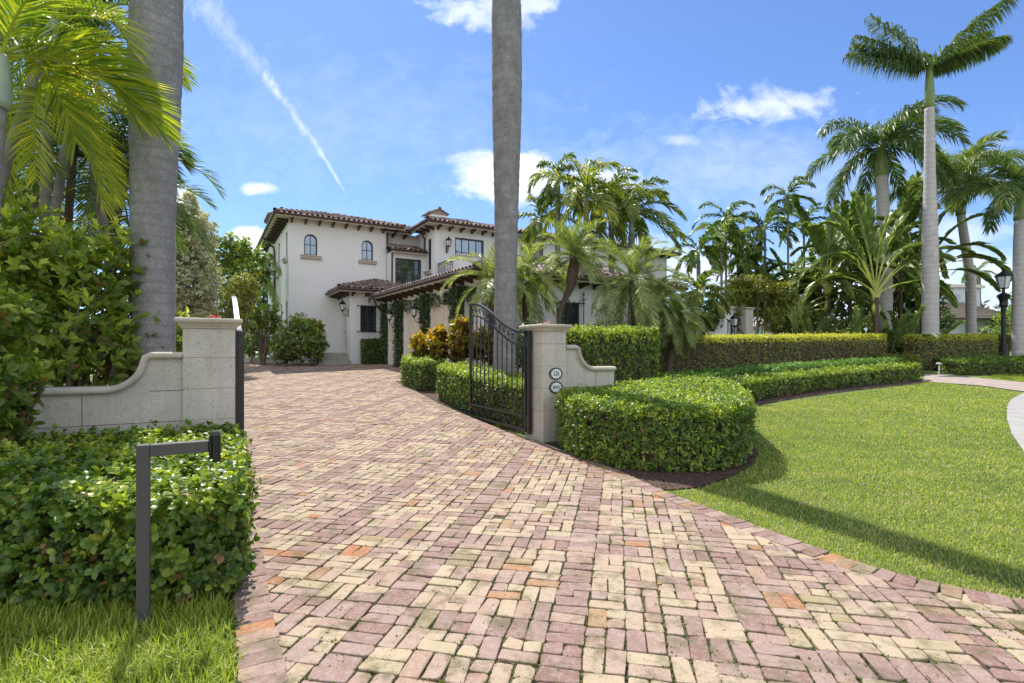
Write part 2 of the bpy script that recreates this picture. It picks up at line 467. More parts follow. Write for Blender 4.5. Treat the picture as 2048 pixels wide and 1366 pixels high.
cloud(1530, 212, 150, 42, .6, .8, nzf, 2.6, .06)
cloud(1355, 280, 60, 18, .4, .8, nzf, 2.6)
cloud(518, 378, 40, 15, .7, .6, nzf, 2.2)
cloud(500, 480, 60, 32, 1.0, .35, nz, 2.0)
cloud(365, 400, 38, 34, .8, .5, nz, 2.0)
cloud(1330, 540, 260, 70, .75, .9, nz, 2.2)
cloud(1800, 560, 420, 95, .85, .8, nz, 2.2)
cloud(1900, 470, 160, 40, .5, .8, nz, 2.4)
cloud(1500, 340, 700, 110, .22, 1.0, nzf, 2.6)
cloud(700, 250, 500, 160, .13, 1.2, nzf, 2.6)
# condensation trail: bent streak
nst = t.noise(38, 6, .8, t.map(UV, (1, .55, 1), (0, 0, .5)))
def streak(p0, p1, w0, w1, dens):
    global mask
    u0, v0 = (p0[0]-CX)/F, (HY-p0[1])/F; u1, v1 = (p1[0]-CX)/F, (HY-p1[1])/F
    L = math.hypot(u1-u0, v1-v0); tx, ty = (u1-u0)/L, (v1-v0)/L
    a = t.m('SUBTRACT', u, u0); b = t.m('SUBTRACT', v, v0)
    s = t.m('DIVIDE', t.m('ADD', t.m('MULTIPLY', a, tx), t.m('MULTIPLY', b, ty)), L)
    dd = t.m('ABSOLUTE', t.m('SUBTRACT', t.m('MULTIPLY', a, ty), t.m('MULTIPLY', b, tx)))
    w = t.m('ADD', w0/F, t.m('MULTIPLY', s, (w1-w0)/F))
    k = t.m('SUBTRACT', 1.0, t.m('DIVIDE', dd, t.m('MAXIMUM', w, .001)), clamp=True)
    k = t.m('ADD', k, t.m('MULTIPLY', t.m('SUBTRACT', nst, .56), 3.2), clamp=True)
    e = t.m('MULTIPLY', t.m('MULTIPLY', s, 9, clamp=True), t.m('MULTIPLY', t.m('SUBTRACT', 1.02, s), 9, clamp=True), clamp=True)
    inw = t.m('LESS_THAN', dd, t.m('MULTIPLY', w, 1.5))
    k = t.m('MULTIPLY', t.m('MULTIPLY', k, e), t.m('MULTIPLY', inw, dens))
    mask = t.m('MAXIMUM', mask, k)
streak((365, -45), (530, 150), 52, 26, .26)
streak((520, 135), (620, 275), 20, 13, .5)
streak((605, 245), (692, 388), 13, 3, .55)
mask = t.m('MULTIPLY', mask, fwd, clamp=True)
# unseen broken cumulus added behind the viewer to lift the fill light
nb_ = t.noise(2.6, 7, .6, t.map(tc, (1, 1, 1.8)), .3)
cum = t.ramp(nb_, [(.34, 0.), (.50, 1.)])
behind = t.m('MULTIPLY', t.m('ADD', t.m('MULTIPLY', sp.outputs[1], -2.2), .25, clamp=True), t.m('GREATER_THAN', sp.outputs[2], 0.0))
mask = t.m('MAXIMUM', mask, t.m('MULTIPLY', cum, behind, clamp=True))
shade = t.ramp(t.noise(9, 4, .6, UV), [(.3, (4.6, 5.0, 5.9)), (.7, (6.9, 7.0, 7.3))])
skyc = t.mix(1.0, sky.outputs[0], (.54, .64, .83, 1), 'MULTIPLY')
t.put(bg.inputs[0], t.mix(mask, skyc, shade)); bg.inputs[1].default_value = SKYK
S.view_settings.view_transform = 'Standard'; S.view_settings.look = 'None'
S.view_settings.exposure = .72; S.view_settings.gamma = 1

# ================================================================== shared materials
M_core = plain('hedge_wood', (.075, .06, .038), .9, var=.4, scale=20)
M_twig = plain('twig_bark', (.16, .12, .085), .85, var=.3, scale=20, bump=.3)
M_iron = plain('wrought_iron', (.022, .021, .023), .42, .3, var=.25, scale=30, bump=.15)
M_bronze = plain('bronze_paint', (.075, .068, .066), .6, .0, var=.12, scale=14, bump=.15)
M_plastic = plain('black_plastic', (.018, .018, .02), .25)
def stone_mat(name, rgb, pit=.5, stain=.25):
    m, t, p = newmat(name); co = objco(t)
    v = t.n('ShaderNodeTexVoronoi'); v.inputs['Scale'].default_value = 42; t.put(v.inputs['Vector'], t.map(co, (1, 1, 1.5)))
    big = t.noise(2.3, 5, .65, co); fine = t.noise(120, 4, .7, co); sel = t.noise(9, 3, .6, co)
    pits = t.m('MULTIPLY', t.m('LESS_THAN', v.outputs[0], .25), t.m('GREATER_THAN', sel, .46))
    c = t.mix(t.ramp(big, [(.3, 0.), (.72, 1.)]), tuple(c*(1-stain) for c in rgb), tuple(c*1.08 for c in rgb))
    c = t.mix(t.m('MULTIPLY', t.ramp(fine, [(.35, 0.), (.65, 1.)]), .22), c, tuple(c*.62 for c in rgb))
    c = t.mix(t.m('MULTIPLY', pits, pit), c, tuple(c*.3 for c in rgb))
    zs = t.noise(5, 4, .6, t.map(co, (2.5, 2.5, .25)))
    c = t.mix(t.m('MULTIPLY', t.ramp(zs, [(.5, 0.), (.8, 1.)]), .4), c, (.25, .235, .17, 1))
    t.put(p.inputs['Base Color'], c); p.inputs['Roughness'].default_value = .88
    h = t.m('SUBTRACT', t.m('MULTIPLY', fine, .4), pits)
    t.put(p.inputs['Normal'], t.bump(h, .55, .008)); return m
M_stone = stone_mat('cast_coral_stone', (.60, .555, .47), .7, .24)
M_cap = stone_mat('cast_stone_cap', (.58, .52, .42), .3, .35)

# ================================================================== ground
ys = np.concatenate([np.arange(-40, 0, 5), np.arange(0, 34, .5), np.geomspace(34, 1400, 30)])
xs = np.array([-1400, -300, -60, -20, 0, 20, 60, 300, 1400.])
X, Y = np.meshgrid(xs, ys)
V = np.column_stack([X.ravel(), Y.ravel(), G(Y.ravel())])
nx = len(xs); q = np.array([(i*nx+j, i*nx+j+1, (i+1)*nx+j+1, (i+1)*nx+j) for i in range(len(ys)-1) for j in range(nx-1)])
m, t, p = newmat('soil_and_turf'); co = objco(t)
f = t.ramp(t.noise(1.1, 6, .7, co), [(.35, (.12, .18, .03)), (.55, (.17, .24, .04)), (.75, (.21, .23, .06))])
f2 = t.mix(t.ramp(t.noise(45, 4, .75, co), [(.3, 0.), (.7, .75)]), f, (.045, .05, .018, 1))
t.put(p.inputs['Base Color'], f2); p.inputs['Roughness'].default_value = .95
t.put(p.inputs['Normal'], t.bump(t.noise(90, 4, .7, co), .8, .02))
M_turf = m
tag(rawmesh('ground', V, [q], M_turf), kind='structure')

def sheet(name, poly, dz, mat, step=.25, kind='structure', **kw):
    p = np.array(poly, float); lo, hi = p[:, 1].min(), p[:, 1].max()
    yv = np.unique(np.concatenate([np.arange(lo, hi, step), p[:, 1], [hi]]))
    V = []; Q = []
    def cross(y):
        xs = []
        n = len(p)
        for i in range(n):
            (x0, y0), (x1, y1) = p[i], p[(i+1) % n]
            if (y0 > y) != (y1 > y): xs.append((x1-x0)*(y-y0)/(y1-y0)+x0)
        return sorted(xs)
    for a, b in zip(yv[:-1], yv[1:]):
        if b-a < 1e-5: continue
        e = (b-a)*1e-3; ca, cb = cross(a+e), cross(b-e)
        if len(ca) != len(cb): continue
        for k in range(0, len(ca)-1, 2):
            i = len(V); V += [(ca[k], a, g(a)+dz), (ca[k+1], a, g(a)+dz), (cb[k+1], b, g(b)+dz), (cb[k], b, g(b)+dz)]
            Q.append((i, i+1, i+2, i+3))
    o = rawmesh(name, V, [np.array(Q)], mat)
    return tag(o, kind=kind, **kw)

# ---- outline of the drive
B29 = np.array([-.4893, .8721]); A29 = np.array([.8721, .4893])
Lp = lambda s: np.array([-1.027, 2.385])+B29*s
curve_px = [(1085, 889), (1130, 905), (1200, 930), (1241, 943), (1303, 978), (1366, 1003), (1448, 1030), (1531, 1067), (1614, 1094), (1717, 1141), (1821, 1168), (1945, 1199), (2048, 1217)]
curve = [gp(*q) for q in curve_px]+[(3.9, 2.86), (5.2, 2.7), (7.5, 2.6)]
inner_edge = [(-3.75, 16.6), (-3.0, 15.0), (-2.3, 13.45), (-1.72, 12.0), (-.9, 10.4), (-.1, 8.95), (.25, 8.35)]
REDGE = np.array(inner_edge+curve)
def resample(P, st):
    P = np.array(P, float); d = np.r_[0, np.cumsum(np.linalg.norm(np.diff(P, axis=0), axis=1))]
    n = max(2, int(d[-1]/st)); s = np.linspace(0, d[-1], n)
    return np.stack([np.interp(s, d, P[:, 0]), np.interp(s, d, P[:, 1])], 1)
def smoothline(P, it=2, st=.3):
    Q = resample(P, st)
    for _ in range(it*3): Q[1:-1] = .25*Q[:-2]+.5*Q[1:-1]+.25*Q[2:]
    return Q
REDGE = smoothline(REDGE, 2, .25)
tR = nrm(np.gradient(REDGE, axis=0)); inR = np.stack([tR[:, 1], -tR[:, 0]], 1)   # towards the drive
if np.dot(inR[len(inR)//2], np.array([-1., -1.])) < 0: inR = -inR
RIN = REDGE+inR*.13
left_in = [Lp(-2.1)-A29*.09, Lp(17.5)-A29*.09, np.array([-13.6, 21.8]), np.array([-13.6, 24.8]), np.array([-10.2, 24.0]), np.array([-8.9, 24.6]), np.array([-5.5, 23.3]), np.array([-.6, 16.2]), np.array([-2.2, 16.4])]
DRIVE = np.array(left_in+list(RIN)+[np.array([7.5, .5])])
M_bed = plain('mossy_joint_sand', (.085, .078, .042), .95, var=.5, scale=14, bump=.8, bscale=150)
sheet('driveway_bed', np.array(left_in+list(REDGE)+[np.array([7.6, .5])]), .013, M_bed)

# ---- bricks
brick_stops = [(0., (.24, .13, .108)), (.14, (.29, .18, .15)), (.27, (.345, .235, .195)), (.36, (.37, .23, .16)), (.45, (.40, .29, .22)), (.56, (.43, .32, .205)),
               (.70, (.465, .37, .235)), (.80, (.33, .26, .13)), (.87, (.40, .15, .055)), (.93, (.26, .19, .11)), (1., (.19, .18, .05))]
m, t, p = newmat('worn_brick'); co = objco(t)
c = t.ramp(tintfac(t), brick_stops)
st = t.noise(26, 7, .8, co)
c = t.mix(t.m('MULTIPLY', t.ramp(st, [(.46, 0.), (.62, 1.)]), .38), c, (.46, .41, .355, 1))
st2 = t.noise(5.5, 6, .75, co)
c = t.mix(t.m('MULTIPLY', t.ramp(st2, [(.49, 0.), (.64, 1.)]), .74), c, (.12, .105, .045, 1))
st3 = t.noise(.45, 3, .6, co)
c = t.mix(t.m('MULTIPLY', t.ramp(st3, [(.3, .1), (.7, 1.)]), .14), c, (.40, .34, .275, 1))
gr = t.noise(130, 4, .8, co)
c = t.mix(1.0, c, t.ramp(gr, [(.3, .6), (.5, 1.), (.75, 1.15)]), 'MULTIPLY')
t.put(p.inputs['Base Color'], c); p.inputs['Roughness'].default_value = .85; p.inputs['Specular IOR Level'].default_value = .2
h = t.m('ADD', gr, t.m('MULTIPLY', t.noise(34, 4, .7, co), 1.2))
t.put(p.inputs['Normal'], t.bump(h, .5, .006)); M_brick = m

def bricks(C, U, Vv, lu, lv, tint, topz=.028, jit=.005):
    """C (n,2) centres, U/Vv (n,2) unit axes, lu/lv (n,) half sizes"""
    n = len(C); d = np.hypot(C[:, 0], C[:, 1])
    cut = .004
    ang = np.array([(-1, -1), (1, -1), (1, 1), (-1, 1)], float)
    oct_ = []
    for i in range(4):
        a, b = ang[i], ang[(i+1) % 4]
        oct_ += [('c', a, 0), ('c', a, 1)]
    loc = []
    ju = rng.normal(0, jit, (n, 4)); jv = rng.normal(0, jit, (n, 4)); cs = np.abs(rng.normal(cut, .007, (n, 4)))+.002
    pts = []
    for i in range(4):
        su, sv = ang[i]
        cu = su*lu+ju[:, i]; cv = sv*lv+jv[:, i]
        A1 = (cu-su*cs[:, i], cv); A2 = (cu, cv-sv*cs[:, i])
        pts += [A1, A2] if i in (1, 3) else [A2, A1]
    L = np.stack([np.stack(q, 1) for q in pts], 1)          # n,8,2
    tz = topz+rng.normal(0, .0022, n); tilt = rng.normal(0, .008, (n, 2))
    rt = rng.normal(0, .016, n)[:, None]; L = np.stack([L[..., 0]-L[..., 1]*rt, L[..., 1]+L[..., 0]*rt], 2)
    def lay(sc, dz):
        q = L-np.sign(L)*sc
        xy = C[:, None]+q[..., 0:1]*U[:, None]+q[..., 1:2]*Vv[:, None]
        z = G(xy[..., 1])+(tz[:, None]+dz)+q[..., 0]*tilt[:, :1]+q[..., 1]*tilt[:, 1:]
        return np.concatenate([xy, z[..., None]], 2)
    V = np.concatenate([lay(0, -.03), lay(0, -.003), lay(.003, 0)], 1)   # n,24,3
    off = (np.arange(n)*24)[:, None, None]
    q = np.array([(k*8+i, k*8+(i+1) % 8, k*8+8+(i+1) % 8, k*8+8+i) for k in range(2) for i in range(8)])
    top = np.arange(16, 24)[None]
    return V.reshape(-1, 3), [(q[None]+off).reshape(-1, 4), (top[None]+off).reshape(-1, 8)], np.repeat(tint, 24)
th = math.atan2(212, 1040)
PU = np.array([math.sin(th), math.cos(th)]); PV = np.array([math.cos(th), -math.sin(th)])     # u forward, v to the right
m_ = .207
def rnd_tint(n, band):
    r = rng.random(n)
    if band: t_ = rng.choice([.03, .12, .22, .3, .40, .9], n, p=[.28, .33, .22, .09, .05, .03])
    else: t_ = rng.choice([.22, .32, .42, .52, .64, .72, .80, .88, .93, .1], n, p=[.08, .12, .18, .22, .17, .10, .03, .04, .01, .05])
    return np.clip(t_+rng.normal(0, .025, n), 0, 1)
cc = []; uu = []; lus = []; lvs = []; tn = []
half = m_/4-.0040; full = m_/2-.0045
for iu in range(-8, 150):
    for iv in range(-90, 60):
        cu, cv = (iu+.5)*m_+.17, (iv+.5)*m_-.27-m_/2
        x, y = PU*cu+PV*cv
        if y < .9 or y > 25.5 or abs(x) > y*1.12+.4: continue
        if not -14.5 < x < 8: continue
        vb = iv % 5 == 0; ub = iu % 6 == 0
        if vb: ori = 'v'
        elif ub: ori = 'u'
        else: ori = 'u' if (iu % 6+iv % 5) % 2 == 0 else 'v'
        if not (vb or ub) and rng.random() < .06: ori = 'u' if ori == 'v' else 'v'
        for k in (-1, 1):
            oc = k*m_/4
            c0 = (cu, cv+oc) if ori == 'u' else (cu+oc, cv)
            parts = [(0, 1.0)] if rng.random() > (.13 if (vb or ub) else .24) else [(-.5, .48), (.5, .48)]
            for po, pl_ in parts:
                fu = (c0[0]+po*full, c0[1]) if ori == 'u' else (c0[0], c0[1]+po*full)
                cc.append(PU*fu[0]+PV*fu[1]); uu.append(0)
                a, b = full*pl_, half
                lus.append(a if ori == 'u' else b); lvs.append(b if ori == 'u' else a)
                tn.append(rnd_tint(1, vb or ub)[0])
cc = np.array(cc); keep = inpoly(cc[:, 0], cc[:, 1], DRIVE) & (rng.random(len(cc)) > .001)
cc = cc[keep]; lus = np.array(lus)[keep]*rng.normal(1, .018, keep.sum()); lvs = np.array(lvs)[keep]*rng.normal(1, .018, keep.sum()); tn = np.array(tn)[keep]
V1 = bricks(cc, np.tile(PU, (len(cc), 1)), np.tile(PV, (len(cc), 1)), lus, lvs, tn)
# soldier courses along both edges
def course(P, side, tlo=0., step=.107, z=.033, ln=.2):
    Q = resample(P, step); mid = (Q[:-1]+Q[1:])/2; d = nrm(Q[1:]-Q[:-1]); nn = np.stack([d[:, 1], -d[:, 0]], 1)*side
    n = len(mid); tt = np.clip(rng.choice([.02, .1, .2, .33, .42, .88], n, p=[.28, .28, .17, .13, .05, .09])+rng.normal(0, .03, n), 0, 1)
    return bricks(mid+nn*ln/2, d, nn, np.full(n, np.linalg.norm(Q[1]-Q[0])/2-.0018), np.full(n, ln/2-.003), tt, z)
sgn = 1 if np.dot(np.stack([tR[:, 1], -tR[:, 0]], 1)[20], inR[20]) > 0 else -1
V2 = course(REDGE, sgn)
V3 = course([Lp(-2.1), Lp(18.5)], -1)
VV = [V1, V2, V3]; n0 = 0; Vs = []; P4 = []; P8 = []; TT = []
for a, b, c in VV:
    Vs.append(a); P4.append(b[0]+n0); P8.append(b[1]+n0); TT.append(c); n0 += len(a)
tag(rawmesh('driveway', np.concatenate(Vs), [np.concatenate(P4), np.concatenate(P8)], M_brick, None, np.concatenate(TT)), kind='structure')

# ---- moss and weeds in the joints
M_weed = leafmat('joint_weed', [(0, (.05, .085, .016)), (.6, (.10, .15, .028)), (1, (.20, .20, .06))], .3, .6)
nw = 38000; yv = 1.9+12.*rng.random(nw)**1.7; xv = rng.uniform(-1, 1, nw)*yv*1.02
cu = xv*PU[0]+yv*PU[1]; cv = xv*PV[0]+yv*PV[1]
hh = m_/2
pick = rng.random(nw) < .5
cu = np.where(pick, np.round((cu-.17)/hh)*hh+.17, cu); cv = np.where(~pick, np.round((cv+.27+m_/2)/hh)*hh-.27-m_/2, cv)
P = cu[:, None]*PU+cv[:, None]*PV; P += rng.normal(0, .006, P.shape)
k = inpoly(P[:, 0], P[:, 1], DRIVE) & (wobble(np.column_stack([P, P[:, 0]*0]), 1.1, 4)+rng.normal(0, .25, nw) > -.03)
P = P[k]; P3 = np.column_stack([P, G(P[:, 1])+.022]); D = np.tile([0, 0, 1.], (len(P), 1))
V, pl, tt = whorls(P3, D, 5, .017, L_DIA, spread=(30, 95), jit=.4)
n = 420; c_ = np.column_stack([rng.uniform(-6, 6, n), 2+13*rng.random(n)**1.4]); c_ = c_[inpoly(c_[:, 0], c_[:, 1], DRIVE)]
c_ = c_[(rng.random(len(c_)) < .25) | (wobble(np.column_stack([c_, c_[:, 0]*0]), .9, 8) > .25)]; n = len(c_)
V_, pl_, tt_ = leafset(np.column_stack([c_, G(c_[:, 1])+.036]), np.column_stack([rng.normal(size=(n, 2)), rng.normal(0, .15, n)]), np.tile([0, 0, 1.], (n, 1))+rng.normal(0, .25, (n, 3)), rng.uniform(.02, .055, n), L_DIA, rng.random(n))
tag(rawmesh('fallen_leaves', V_, pl_, leafmat('dry_leaf', [(0, (.12, .06, .025)), (.5, (.25, .15, .05)), (.8, (.35, .26, .08)), (1, (.12, .18, .03))], .2, .6), None, tt_), label='dry leaves scattered over the brick drive', cat='leaves', kind='stuff')
tag(rawmesh('weeds', V, pl, M_weed, None, tt), label='small moss and weeds growing in the joints of the brick drive', cat='weeds', kind='stuff')

# ---- planting beds
M_mulch = plain('mulch', (.075, .042, .028), .95, var=.6, scale=30, bump=1., bscale=90)
mul_edge = [gp(1303, 978), gp(1340, 982), gp(1400, 976), gp(1460, 955), gp(1505, 930), gp(1517, 905), gp(1500, 885), gp(1482, 862)]
BEDR = [(.35, 8.3), (.9, 7.6)]+[tuple(q) for q in curve[1:5]]+mul_edge[1:]+[gp(1490, 815), gp(1600, 796), gp(1720, 780), gp(1840, 768), gp(1858, 762), (14.2, 19.2), (16, 22.5), (4, 22.5), (1.2, 12.5), (.6, 9.2)]
sheet('planting_bed', BEDR, .016, M_mulch)
BEDD = [(-.1, 9.1), (-.85, 10.55), (-1.67, 12.1), (-2.25, 13.5), (-2.95, 15.1), (-3.6, 16.5), (-1.9, 16.3), (5, 16), (3.5, 11.4), (1.4, 9.6)]
sheet('planting_bed', BEDD, .012, M_mulch)
BEDL = [(-1.55, 2.95), (-3.3, 6.15), (-9.3, 17.4), (-13, 20), (-15, 12), (-9, 3)]
sheet('planting_bed', BEDL, .010, M_mulch)
n = 9000; poly = np.array(BEDR); pp = np.column_stack([rng.uniform(.5, 9, n), 5.2+9*rng.random(n)**1.4]); pp = pp[inpoly(pp[:, 0], pp[:, 1], poly)]
P3 = np.column_stack([pp, G(pp[:, 1])+.022]); T = nrm(np.column_stack([rng.normal(size=(len(pp), 2)), rng.normal(0, .3, len(pp))])); N = np.tile([0, 0, 1.], (len(pp), 1))+rng.normal(0, .3, (len(pp), 3))
V, pl, tt = leafset(P3, T, N, rng.uniform(.02, .06, len(pp)), L_DIA, rng.random(len(pp)))
M_chip = tinted('bark_chip', [(0, (.05, .025, .016)), (.7, (.12, .062, .04)), (1, (.3, .2, .13))])
tag(rawmesh('bark_chips', V, pl, M_chip, None, tt), label='dark brown shredded bark lying in the bed under the hedges', cat='mulch', kind='stuff')

# ---- path and pavement on the right
PATH = [gp(1845, 764), gp(1850, 749), gp(1900, 751), gp(1960, 757), gp(2048, 766), gp(2110, 772), gp(2110, 792), gp(2048, 784), gp(1960, 772)]
M_path = plain('path_brick', (.33, .27, .23), .85, var=.25, scale=5, bump=.4)
sheet('path', PATH, .020, M_path, .2)
PAVE = [gp(2048, 786), gp(2022, 800), gp(2014, 815), gp(2014, 840), gp(2024, 870), gp(2048, 905), (9.35, 8.0), (9.6, 5.5), (10.2, -3), (40, -3), (40, 15.8), (21, 15.0)]
M_pave = plain('pale_concrete', (.33, .315, .29), .85, var=.16, scale=3, bump=.3)
sheet('pavement', PAVE, .018, M_pave, .2)

# ---- lawn blades
M_grass = leafmat('grass_blade', [(0, (.07, .135, .022)), (.35, (.19, .285, .038)), (.7, (.32, .41, .065)), (.9, (.36, .44, .11)), (1, (.52, .45, .26))], .4, .5, (1.2, 1.3, .5))
def blades(P, h, w, lean, tint):
    n = len(P); a = rng.uniform(0, 2*PI, n); ln = rng.uniform(.1, 1, n)*lean
    dx = np.column_stack([np.cos(a), np.sin(a), np.zeros(n)]); sd = np.column_stack([-np.sin(a), np.cos(a), np.zeros(n)])
    h = h[:, None]; up = np.array([0, 0, 1.])
    mid = P+up*h*.55*np.cos(ln)[:, None]+dx*h*.4*np.sin(ln)[:, None]
    tip = mid+up*h*.5*np.cos(ln*1.7)[:, None]+dx*h*.6*np.sin(ln*1.4)[:, None]
    wv = sd*(w*.5)[:, None]
    V = np.stack([P-wv, P+wv, mid+wv*.8, mid-wv*.8, tip], 1).reshape(-1, 3)
    off = (np.arange(n)*5)[:, None]
    return V, [np.array([[0, 1, 2, 3]])+off, np.array([[3, 2, 4]])+off], np.repeat(tint, 5)
LAWN = np.array([tuple(q) for q in curve[4:]]+[(7.5, 2.6), (9.95, 2.2), (9.6, 5.5), (9.35, 8.0)]+[gp(2048, 905), gp(2024, 870), gp(2014, 840), gp(2014, 815), gp(2022, 800), gp(2048, 786)]+[gp(1960, 774), gp(1858, 764), gp(1720, 784), gp(1600, 800), gp(1490, 819), gp(1486, 862), gp(1502, 885), gp(1519, 905), gp(1507, 932), gp(1462, 957), gp(1400, 978), gp(1340, 985)])
def lawnpts(poly, dens_fn, nmax):
    mn, mx = poly.min(0), poly.max(0); c = rng.uniform(mn, mx, (nmax, 2))
    y = c[:, 1]; k = rng.random(nmax) < dens_fn(np.hypot(c[:, 0], y)); c = c[k]
    c = c[np.abs(c[:, 0]) < c[:, 1]*1.1+.3]
    return c[inpoly(c[:, 0], c[:, 1], poly)]
n_try = 1500000
c = lawnpts(LAWN, lambda d: np.clip((3.2/d)**1.5, 0, 1), n_try)
P = np.column_stack([c, G(c[:, 1])+.002]); d = np.hypot(c[:, 0], c[:, 1])
pt = wobble(P, .9, 2)*.5+wobble(P, 3.7, 6)*.5
bare = wobble(P, 2.3, 11)*.5+wobble(P, 6.1, 3)*.5; tint = np.clip(.46+.42*pt+rng.normal(0, .24, len(P)), 0, .93); dry = rng.random(len(P)) < .06+.9*np.clip(bare-.18, 0, 1); tint[dry] = 1.
w = .005*np.clip(d/4.2, 1, 4.8)
V, pl, tt = blades(P, rng.uniform(.016, .048, len(P))*(1+.3*pt), w, 1.3, tint)
tag(rawmesh('lawn', V, pl, M_grass, None, tt), label='bright green mown lawn beside the curving brick drive', cat='grass', kind='stuff')
FG = np.array([(-1.27, 2.4), (-1.66, 3.05), (-2.2, 3.5), (-5, 3.5), (-5, 1.4), (-.8, 1.4)])
c = lawnpts(FG, lambda d: np.ones_like(d), 60000)
P = np.column_stack([c, G(c[:, 1])+.0]); tint = np.clip(.5+.2*wobble(P, 2, 1)+rng.normal(0, .2, len(P)), 0, .92)
V, pl, tt = blades(P, rng.uniform(.04, .15, len(P)), np.full(len(P), .0075), 1.25, tint)
tag(rawmesh('grass', V, pl, M_grass, None, tt), label='long shaggy grass in front of the left hedge round the keypad post', cat='grass', kind='stuff')
# ---- lawn strip behind the path and by the court
c = np.column_stack([rng.uniform(14, 24, 60000), rng.uniform(15.5, 20.5, 60000)])
STRIP = np.array([gp(1955, 755), gp(2048, 764), gp(2120, 770), gp(2120, 742), gp(2048, 745), gp(1995, 750)])
c = c[inpoly(c[:, 0], c[:, 1], STRIP)]; P = np.column_stack([c, G(c[:, 1])])
V, pl, tt = blades(P, rng.uniform(.03, .06, len(P)), np.full(len(P), .02), 1.1, np.clip(rng.normal(.5, .2, len(P)), 0, 1))
tag(rawmesh('grass', V, pl, M_grass, None, tt), label='sunlit strip of lawn beyond the brick path at right', cat='grass', kind='stuff')
# ================================================================== gate piers, wing walls, gates
RZ = R(29.3)
def stone_block_pier(m, w, d, h, joints, b=.006):
    z = 0.0
    for j in joints+[h]:
        m.bbox(0, w, 0, d, z+(.005 if z else 0), j-.003, b); z = j
    m.box(.010, w-.010, .010, d-.010, .01, h)
def cap_mold(w, d, z, over=.075, th=.115):
    """ogee cap: stacked chamfered courses"""
    m = MB(); prof = [(0.004, 0), (.018, .0), (.018, .018), (.03, .024), (.045, .05), (.058, .055), (.066, .06), (.078, .075), (.08, .09), (.074, .104), (.06, .113), (0, .116)]
    k = len(prof); V = []
    for o, h in prof:
        o = o*over/.078
        V += [(-o, -o, z+h), (w+o, -o, z+h), (w+o, d+o, z+h), (-o, d+o, z+h)]
    q = [(i*4+j, i*4+(j+1) % 4, i*4+4+(j+1) % 4, i*4+4+j) for i in range(k-1) for j in range(4)]
    m.add(V, [q, [(k*4-4, k*4-3, k*4-2, k*4-1)], [(3, 2, 1, 0)]]); return m
def flowers(name, label, loc, col):
    root = empty(name, loc, label=label, cat='flowers', group='fallen blossoms on the gate piers')
    m = MB(); n = 26; P = np.column_stack([rng.normal(0, .03, n), rng.normal(0, .02, n), np.abs(rng.normal(.015, .012, n))])
    V, pl, tt = leafset(P, rng.normal(size=(n, 3)), rng.normal(size=(n, 3)), rng.uniform(.02, .035, n), L_OVAL, rng.random(n))
    rawmesh('petals', V, pl, leafmat(name+'_petal', [(0, tuple(c*.7 for c in col)), (1, col)], .3, .5, (1.1, 1, 1)), root, tt)
    P = P[:6]-np.array([.06, 0, 0]); V, pl, tt = leafset(P, rng.normal(size=(6, 3)), rng.normal(size=(6, 3)), .03, L_OVAL, rng.random(6))
    rawmesh('leaf', V, pl, M_weed, root, tt)

def pier(name, label, corner, w, d, h, zb, joints):
    r = empty(name, (corner[0], corner[1], zb), RZ, label=label, cat='pier')
    m = MB(); stone_block_pier(m, w, d, h-.116, joints); m.build('shaft', M_stone, r)
    cap_mold(w, d, h-.118).build('cap', M_cap, r)
    return r
pr = pier('gate_pier', 'pale cast stone gate pier carrying two oval plaques, right of the drive', (.483, 8.1), .44, .55, 1.885, .07, [.17, .52, .87, 1.22, 1.57])
plf = pier('gate_pier', 'wide pale stone gate pier between the left wing wall and the drive', (-3.643, 5.75), .515, .5, 1.9, .0, [.15, .40, .75, 1.10, 1.45])
flowers('fallen_flowers', 'pink blossom lying on the cap of the right gate pier', tuple(Vector((.483, 8.1, 1.957))+Vector((.8721*.14-.489*.1, .489*.14+.872*.1, 0))), (.75, .25, .35))
flowers('fallen_flowers', 'red blossom lying on the cap of the left gate pier', tuple(Vector((-3.643, 5.75, 1.902))+Vector((.8721*.3-.489*.12, .489*.3+.872*.12, 0))), (.7, .1, .1))

